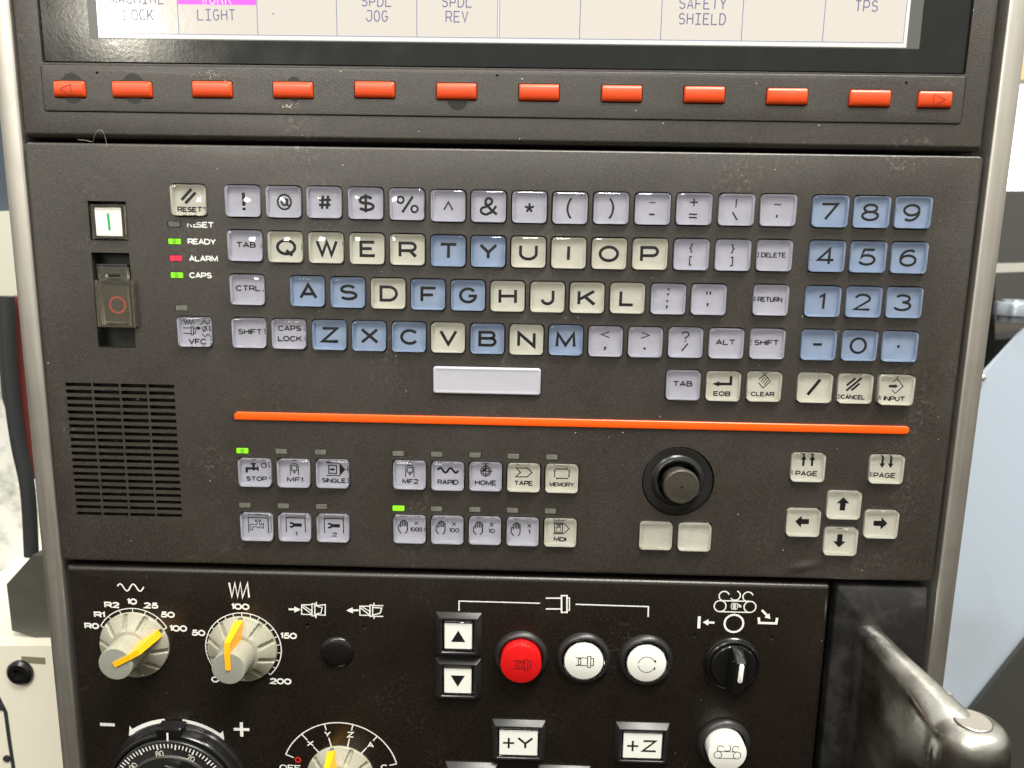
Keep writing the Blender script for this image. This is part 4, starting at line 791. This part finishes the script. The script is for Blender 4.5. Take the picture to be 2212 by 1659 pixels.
#---FRAME---
# ------------------------------------------------------------------ machine frame rails
def rail(name, x0, x1, label, outer):   # outer = -1 left rail, +1 right rail
    xi, xo = (x1, x0) if outer < 0 else (x0, x1)
    t = thing(name, (x0+x1)/2, -360, -20, label, 'frame rail', 'steel rails at the sides of the console')
    wd = x1-x0
    prof = [(xi, -45), (xi, -.9), (xi+outer*.4, -.3), (xi+outer*1.2, 0), (xi+outer*wd*.62, -.15), (xi+outer*wd*.84, -.8), (xi+outer*wd*.95, -2.6), (xi+outer*wd, -6.5), (xi+outer*wd, -45)]
    n = 14; R_ = [[(a-(x0+x1)/2, -360+520*k/n+360, h+20) for a, h in prof] for k in range(n+1)]
    V, F = loft(R_)
    if outer > 0: F = [tuple(reversed(f)) for f in F]
    put('metal_strip', newmesh('metal_strip', V, F, RAIL, 50), t, (x0+x1)/2, -360, -20)
    return t
rail('frame_rail', -268.0, -256.6, 'brushed steel rail along the left side of the console', -1)
rr_ = rail('frame_rail', 190.6, 201.6, 'brushed steel rail along the right side of the console, behind the handle', 1)
chs = thing('console_chassis', -34, -330, -45, 'black chassis seen in the gaps between the panels', 'chassis')
put('back_panel', newmesh('back_panel', *rrloft(457, 500, 1, [(0, -2), (0, 0)], 2), VOID, 0), chs, -33, -100, -16)
# ------------------------------------------------------------------ handle housing and handle
hb_ = thing('handle_housing', 164, -300, 0, 'black moulded housing that carries the cast handle', 'housing')
xo0, xo1, yo0, yo1 = 141.2, 187.0, -350.0, -184.6
def box4(x0, y0, x1, y1, h, r=1.2): return [(a, b, h) for a, b in rr(x1-x0, y1-y0, r, 3, (x0+x1)/2-164, (y0+y1)/2+300)]
V, F = loft([box4(xo0, yo0, xo1, yo1, -8, 2.0), box4(xo0, yo0, xo1, yo1, -2.6, 2.0), box4(xo0+.5, yo0, xo1-.5, yo1-.5, -1.5, 2.0), box4(xo0+1.6, yo0, xo1-1.0, yo1-2.0, -.6, 2.0), box4(xo0+13, yo0, xo1-1.5, yo1-17.5, 3.2, 1.0)])
put('moulding', newmesh('moulding', V, F, BLOCK, 22), hb_, 164, -300, 0)
hd = thing('grab_handle', 178, -235, 62, 'cast aluminium grab handle standing out from the lower right of the console', 'handle')
def oval(cx, cy, w_, l_, h, r, n=6): return [(a, b, h) for a, b in rr(w_, l_, r, n, cx, cy)]
V1, F1 = loft([oval(157.6, -262, 13.5, 118, 0, 6.5), oval(158.2, -262, 13.5, 117, 12, 6.5), oval(161, -262, 14.5, 113, 28, 7), oval(165.5, -264, 17.0, 111, 44, 8), oval(170.5, -268, 22, 110, 58, 10), oval(174, -271, 24.5, 110, 66, 11), oval(175.5, -274, 20, 104, 72, 9)])
n_ = 32; gr = []
for yy, r_ in ((-330, 15.6), (-250, 15.6), (-232, 15.7), (-224, 15.2), (-219.5, 14.0), (-217, 12.0), (-215.8, 8.5), (-215.4, 1)):
    gr.append([(176+r_*math.cos(2*math.pi*k/n_), yy, 63+r_*math.sin(2*math.pi*k/n_)) for k in range(n_)])
V2, F2 = loft(gr); F2 = [tuple(reversed(f)) for f in F2]
V, F = join((V1, F1), (V2, F2)); V = [(a-178, b+235, c-62) for a, b, c in V]
ta = bpy.data.objects.new('tmp', newmesh('tmp', V, F, CAST, 0)); C.objects.link(ta)
# the space between grip and arm is open: cut the web away below the upper arm
cb = bpy.data.objects.new('tmp2', newmesh('tmp2', *[(lambda VF: ([(a-178, b+235, c-62) for a, b, c in VF[0]], VF[1]))(loft([[(x_, y_, h_) for y_, h_ in ((-340, 14), (-262, 14), (-250, 20), (-245, 30), (-245, 42), (-262, 47), (-340, 47))] for x_ in (130, 210)]))][0], CAST, 0)); C.objects.link(cb)
m1 = ta.modifiers.new('r', 'REMESH'); m1.mode = 'VOXEL'; m1.voxel_size = 1.1*S
m3 = ta.modifiers.new('s', 'SMOOTH'); m3.factor = .6; m3.iterations = 9
dg = bpy.context.evaluated_depsgraph_get(); me = bpy.data.meshes.new_from_object(ta.evaluated_get(dg)); me.name = 'casting'
me.polygons.foreach_set('use_smooth', [True]*len(me.polygons)); bpy.data.objects.remove(ta); bpy.data.objects.remove(cb)
if not me.materials: me.materials.append(CAST)
put('casting', me, hd, 178, -235, 62)
DKGS = mat('dark plug seam', (.05, .045, .035), .6)
PLUGM = mat('pale metal plug', (.60, .58, .53), .36, metal=1, bump=.12, bscale=900, rvar=.08)
o = put('cap_plug', newmesh('cap_plug', *lathe([(7.4, 0), (7.4, .5), (7.0, .75), (.5, .8)], 40), PLUGM, 30), hd, 175.6, -215.7, 63.4)
o.rotation_euler = (math.radians(-86), 0, 0)
o = put('plug_seam', newmesh('plug_seam', *lathe([(7.35, 0), (7.35, .56), (7.75, .56), (7.75, 0)], 40, False, False), DKGS, 0), hd, 175.6, -215.7, 63.4); o.rotation_euler = (math.radians(-86), 0, 0)  # dark ring groove outlining the plug
#---BACKGROUND---
# ------------------------------------------------------------------ blurred surroundings
def slab(name, pts, h, depth, mt, label, cat, group=None):
    P = [at(u, v, h) for u, v in pts]; A = sum(P[i-1][0]*P[i][1]-P[i][0]*P[i-1][1] for i in range(len(P)))
    if A < 0: P = P[::-1]
    cx = sum(p[0] for p in P)/len(P); cy = sum(p[1] for p in P)/len(P)
    V, F = prism([(a-cx, b-cy) for a, b in P], -depth, 0); o = put(name, newmesh(name, V, F, mt, 30), None, cx, cy, h); return tagp(o, label, cat, group)
CREAMM = mat('cream painted machine steel', (.80, .77, .64), .45, stain=(.66, .62, .50), sscale=8, samt=.4)
WALLG = mat('pale grey green wall paint', (.55, .55, .46), .6)
DKG = mat('dark grey rubber', (.03, .032, .035), .5)
BLUEG = mat('blue grey sheet metal', (.46, .535, .63), .45, stain=(.34, .37, .40), sscale=6, samt=.6, rvar=.05)
DGREY = mat('charcoal machine casting', (.05, .05, .045), .5)
def backdrop(name, x0, x1, y0, y1, h, mt, label, cat):
    V, F = prism([(-(x1-x0)/2, -(y1-y0)/2), ((x1-x0)/2, -(y1-y0)/2), ((x1-x0)/2, (y1-y0)/2), (-(x1-x0)/2, (y1-y0)/2)], -10, 0)
    return tagp(put(name, newmesh(name, V, F, mt, 0), None, (x0+x1)/2, (y0+y1)/2, h), label, cat)
WH = mat('white coolant flecked plastic', (.85, .85, .80), .35, mott=.0, stain=(.30, .32, .28), sscale=55, samt=.8, bump=.5, bscale=120)
slab('machine_cabinet', [(-260, 1395), (170, 1395), (200, 1700), (-260, 1700)], -70, 120, CREAMM, 'cream machine cabinet at the lower left, with a round black bolt', 'cabinet')
cab = [o for o in bpy.data.objects if o.name == 'machine_cabinet'][0]; POS[cab.name] = tuple(np.array([cab.location.x, cab.location.z, -cab.location.y])/S)
x, y = at(41, 1455, -68); put('bolt', newmesh('bolt', *lathe([(8.2, 0), (8.2, 2), (6.5, 3.5), (3.6, 3.6), (2.8, 1.5), (.3, 1.5)], 30), GLOSSB, 30), cab, x, y, -70)
x, y = at(66, 1432, -69); mark('stain', cab, [([(x-4.5, y-5), (x-4, y+1.5), (x+9, y+1)], 4.6)], [], -69.9, mat('brown stain', (.22, .19, .13), .6))
P_ = [at(u, v, -69) for u, v in ((-40, 1490), (-6, 1508), (10, 1540), (18, 1600), (30, 1680))]
mark('door_seam', cab, [(P_, 2.6)], [], -69.85, DKG)
for u_, v_ in ((11, 1642), (-2, 1530)):
    x, y = at(u_, v_, -68); put('screw', newmesh('screw', *lathe([(2.3, 0), (2.3, 1), (.3, 1.2)], 16), DKG, 30), cab, x, y, -70)
slab('white_cover', [(-260, 700), (140, 700), (170, 1420), (-260, 1420)], -190, 20, WH, 'white moulded cover speckled with chips behind the black hose', 'cover')
slab('shelf_edge', [(-260, 470), (120, 450), (140, 672), (-260, 672)], -150, 60, WALLG, 'pale grey green ledge high at the left', 'ledge')
slab('ledge_underside', [(-260, 676), (120, 676), (130, 712), (-260, 712)], -152, 40, mat('olive grey trim', (.16, .155, .12), .5), 'olive grey trim strip under the pale ledge', 'trim')
slab('dark_screen', [(-260, -60), (100, -60), (100, 462), (-260, 466)], -170, 20, mat('slate blue grey panel', (.05, .065, .085), .4), 'slate blue grey panel at the upper left', 'panel')
# black hose hanging behind the left rail
def tube(name, pts, r, mt, label, cat, n=14):
    Q = []; P = [Vector(p) for p in pts]
    for i in range(len(P)-1):
        p0, p1, p2, p3 = P[max(i-1, 0)], P[i], P[i+1], P[min(i+2, len(P)-1)]
        for k in range(6):
            t = k/6; Q.append(.5*((2*p1)+(-p0+p2)*t+(2*p0-5*p1+4*p2-p3)*t*t+(-p0+3*p1-3*p2+p3)*t**3))
    Q.append(P[-1]); c = Q[len(Q)//2].copy(); R_ = []
    for i, q in enumerate(Q):
        d = (Q[min(i+1, len(Q)-1)]-Q[max(i-1, 0)]).normalized(); a = d.orthogonal().normalized() if i == 0 else (a-d*a.dot(d)).normalized(); b = d.cross(a)
        R_.append([tuple(q-c+r*(a*math.cos(2*math.pi*k/n)+b*math.sin(2*math.pi*k/n))) for k in range(n)])
    V, F = loft(R_); return tagp(put(name, newmesh(name, V, F, mt, 60), None, *c), label, cat)
def a3(u, v, h): return (*at(u, v, h), h)
tube('hose', [a3(14, 640, -110), a3(18, 760, -110), a3(26, 860, -110), a3(40, 960, -110), a3(60, 1060, -110), a3(68, 1200, -110)], 4.4, DKG, 'thick black hose hanging behind the left rail', 'hose')
tube('cable', [a3(52, 640, -125), a3(56, 800, -125), a3(62, 950, -125), a3(80, 1030, -125)], 6.5, mat('dull red cable', (.16, .035, .03), .5), 'dull red cable beside the black hose', 'cable')
slab('dark_column', [(-8, 714), (70, 714), (84, 985), (52, 985), (26, 930), (4, 860)], -135, 20, DKG, 'near black tapering column behind the hose', 'column')
slab('dark_box', [(14, 1262), (70, 1200), (135, 1200), (135, 1395), (26, 1362)], -80, 50, mat('worn dark grey plastic', (.075, .074, .062), .45, stain=(.12, .115, .095), sscale=30, samt=.6), 'dark grey angular box under the hose', 'box')
# right side
WIN = mat('daylit window', (.8, .8, .8), .3, emit=(1, .99, .96), estr=1.5)
slab('lit_window', [(2120, 165), (2600, 165), (2600, 415), (2120, 415)], -420, 10, WIN, 'bright white window behind the upper right rail', 'window')
slab('tan_beam', [(2120, 40), (2600, 40), (2600, 172), (2120, 172)], -370, 20, mat('tan painted beam', (.55, .45, .22), .5), 'tan beam above the bright window', 'beam')
slab('grey_wall', [(2050, 412), (2600, 412), (2600, 700), (2050, 700)], -400, 30, mat('mid grey machine cover', (.060, .060, .055), .5), 'grey machine cover below the bright window', 'cover')
x, y = at(2192, 664, -240); cyl = tagp(put('spindle_head', newmesh('spindle_head', *lathe([(11, -11), (11, -7), (14, -6), (14, 3), (13.4, 4), (10, 4.4), (9.6, 6), (.5, 6)], 40), mat('pale blue steel cylinder', (.50, .56, .64), .25, metal=.7), 35), None, x, y, -240), 'pale blue steel cylinder standing upright beside the right rail', 'cylinder')
cyl.rotation_euler = (0, 0, 0)
slab('light_strip', [(2060, 572), (2300, 566), (2300, 584), (2060, 592)], -300, 6, mat('pale strip', (.42, .41, .37), .5), 'thin pale strip crossing the dark cover right of the console', 'strip')
slab('dark_post', [(2085, 600), (2150, 598), (2150, 760), (2085, 780)], -290, 20, mat('black machine bracket', (.012, .012, .012), .5), 'dark post behind the pale cylinder', 'post')
slab('black_bracket', [(2080, 590), (2140, 590), (2150, 735), (2260, 720), (2110, 815), (2060, 900)], -260, 30, mat('black machine bracket', (.012, .012, .012), .5), 'black bracket above the blue grey guard', 'bracket')
slab('sheet_guard', [(2260, 660), (2118, 815), (2020, 900), (1980, 1700), (2300, 1700)], -230, 4, BLUEG, 'large blue grey sheet metal guard behind the right rail', 'guard')
slab('dark_casting', [(2300, 1290), (2212, 1392), (2078, 1560), (2040, 1700), (2300, 1700)], -222, 5, DGREY, 'charcoal casting with a slanted edge at the lower right', 'casting')
x, y = at(2124, 817, -225); tagp(put('bolt', newmesh('bolt', *lathe([(2.6, 0), (2.6, 3), (1.5, 4)], 16), RAIL, 30), None, x, y, -228), 'small bright bolt on the upper corner of the sheet guard', 'bolt')
x, y = at(2078, 1537, -200); tagp(put('bolt', newmesh('bolt', *lathe([(4, 0), (4, 5), (2.5, 6)], 16), RAIL, 30), None, x, y, -225), 'small metal bolt low on the sheet guard by the casting', 'bolt')
# stray fibre on the panel
fp = [a3(168, 302, .6), a3(185, 303, 1.0), a3(200, 306, 1.0), a3(205, 290, 2.0), a3(212, 282, 3.0), a3(221, 283, 3.0), a3(228, 300, 1.5), a3(232, 318, .6)]
tube('fibre', fp, .06, mat('pale hair', (.5, .48, .42), .5), 'fine pale curled hair lying across the seam under the screen', 'hair', 6)
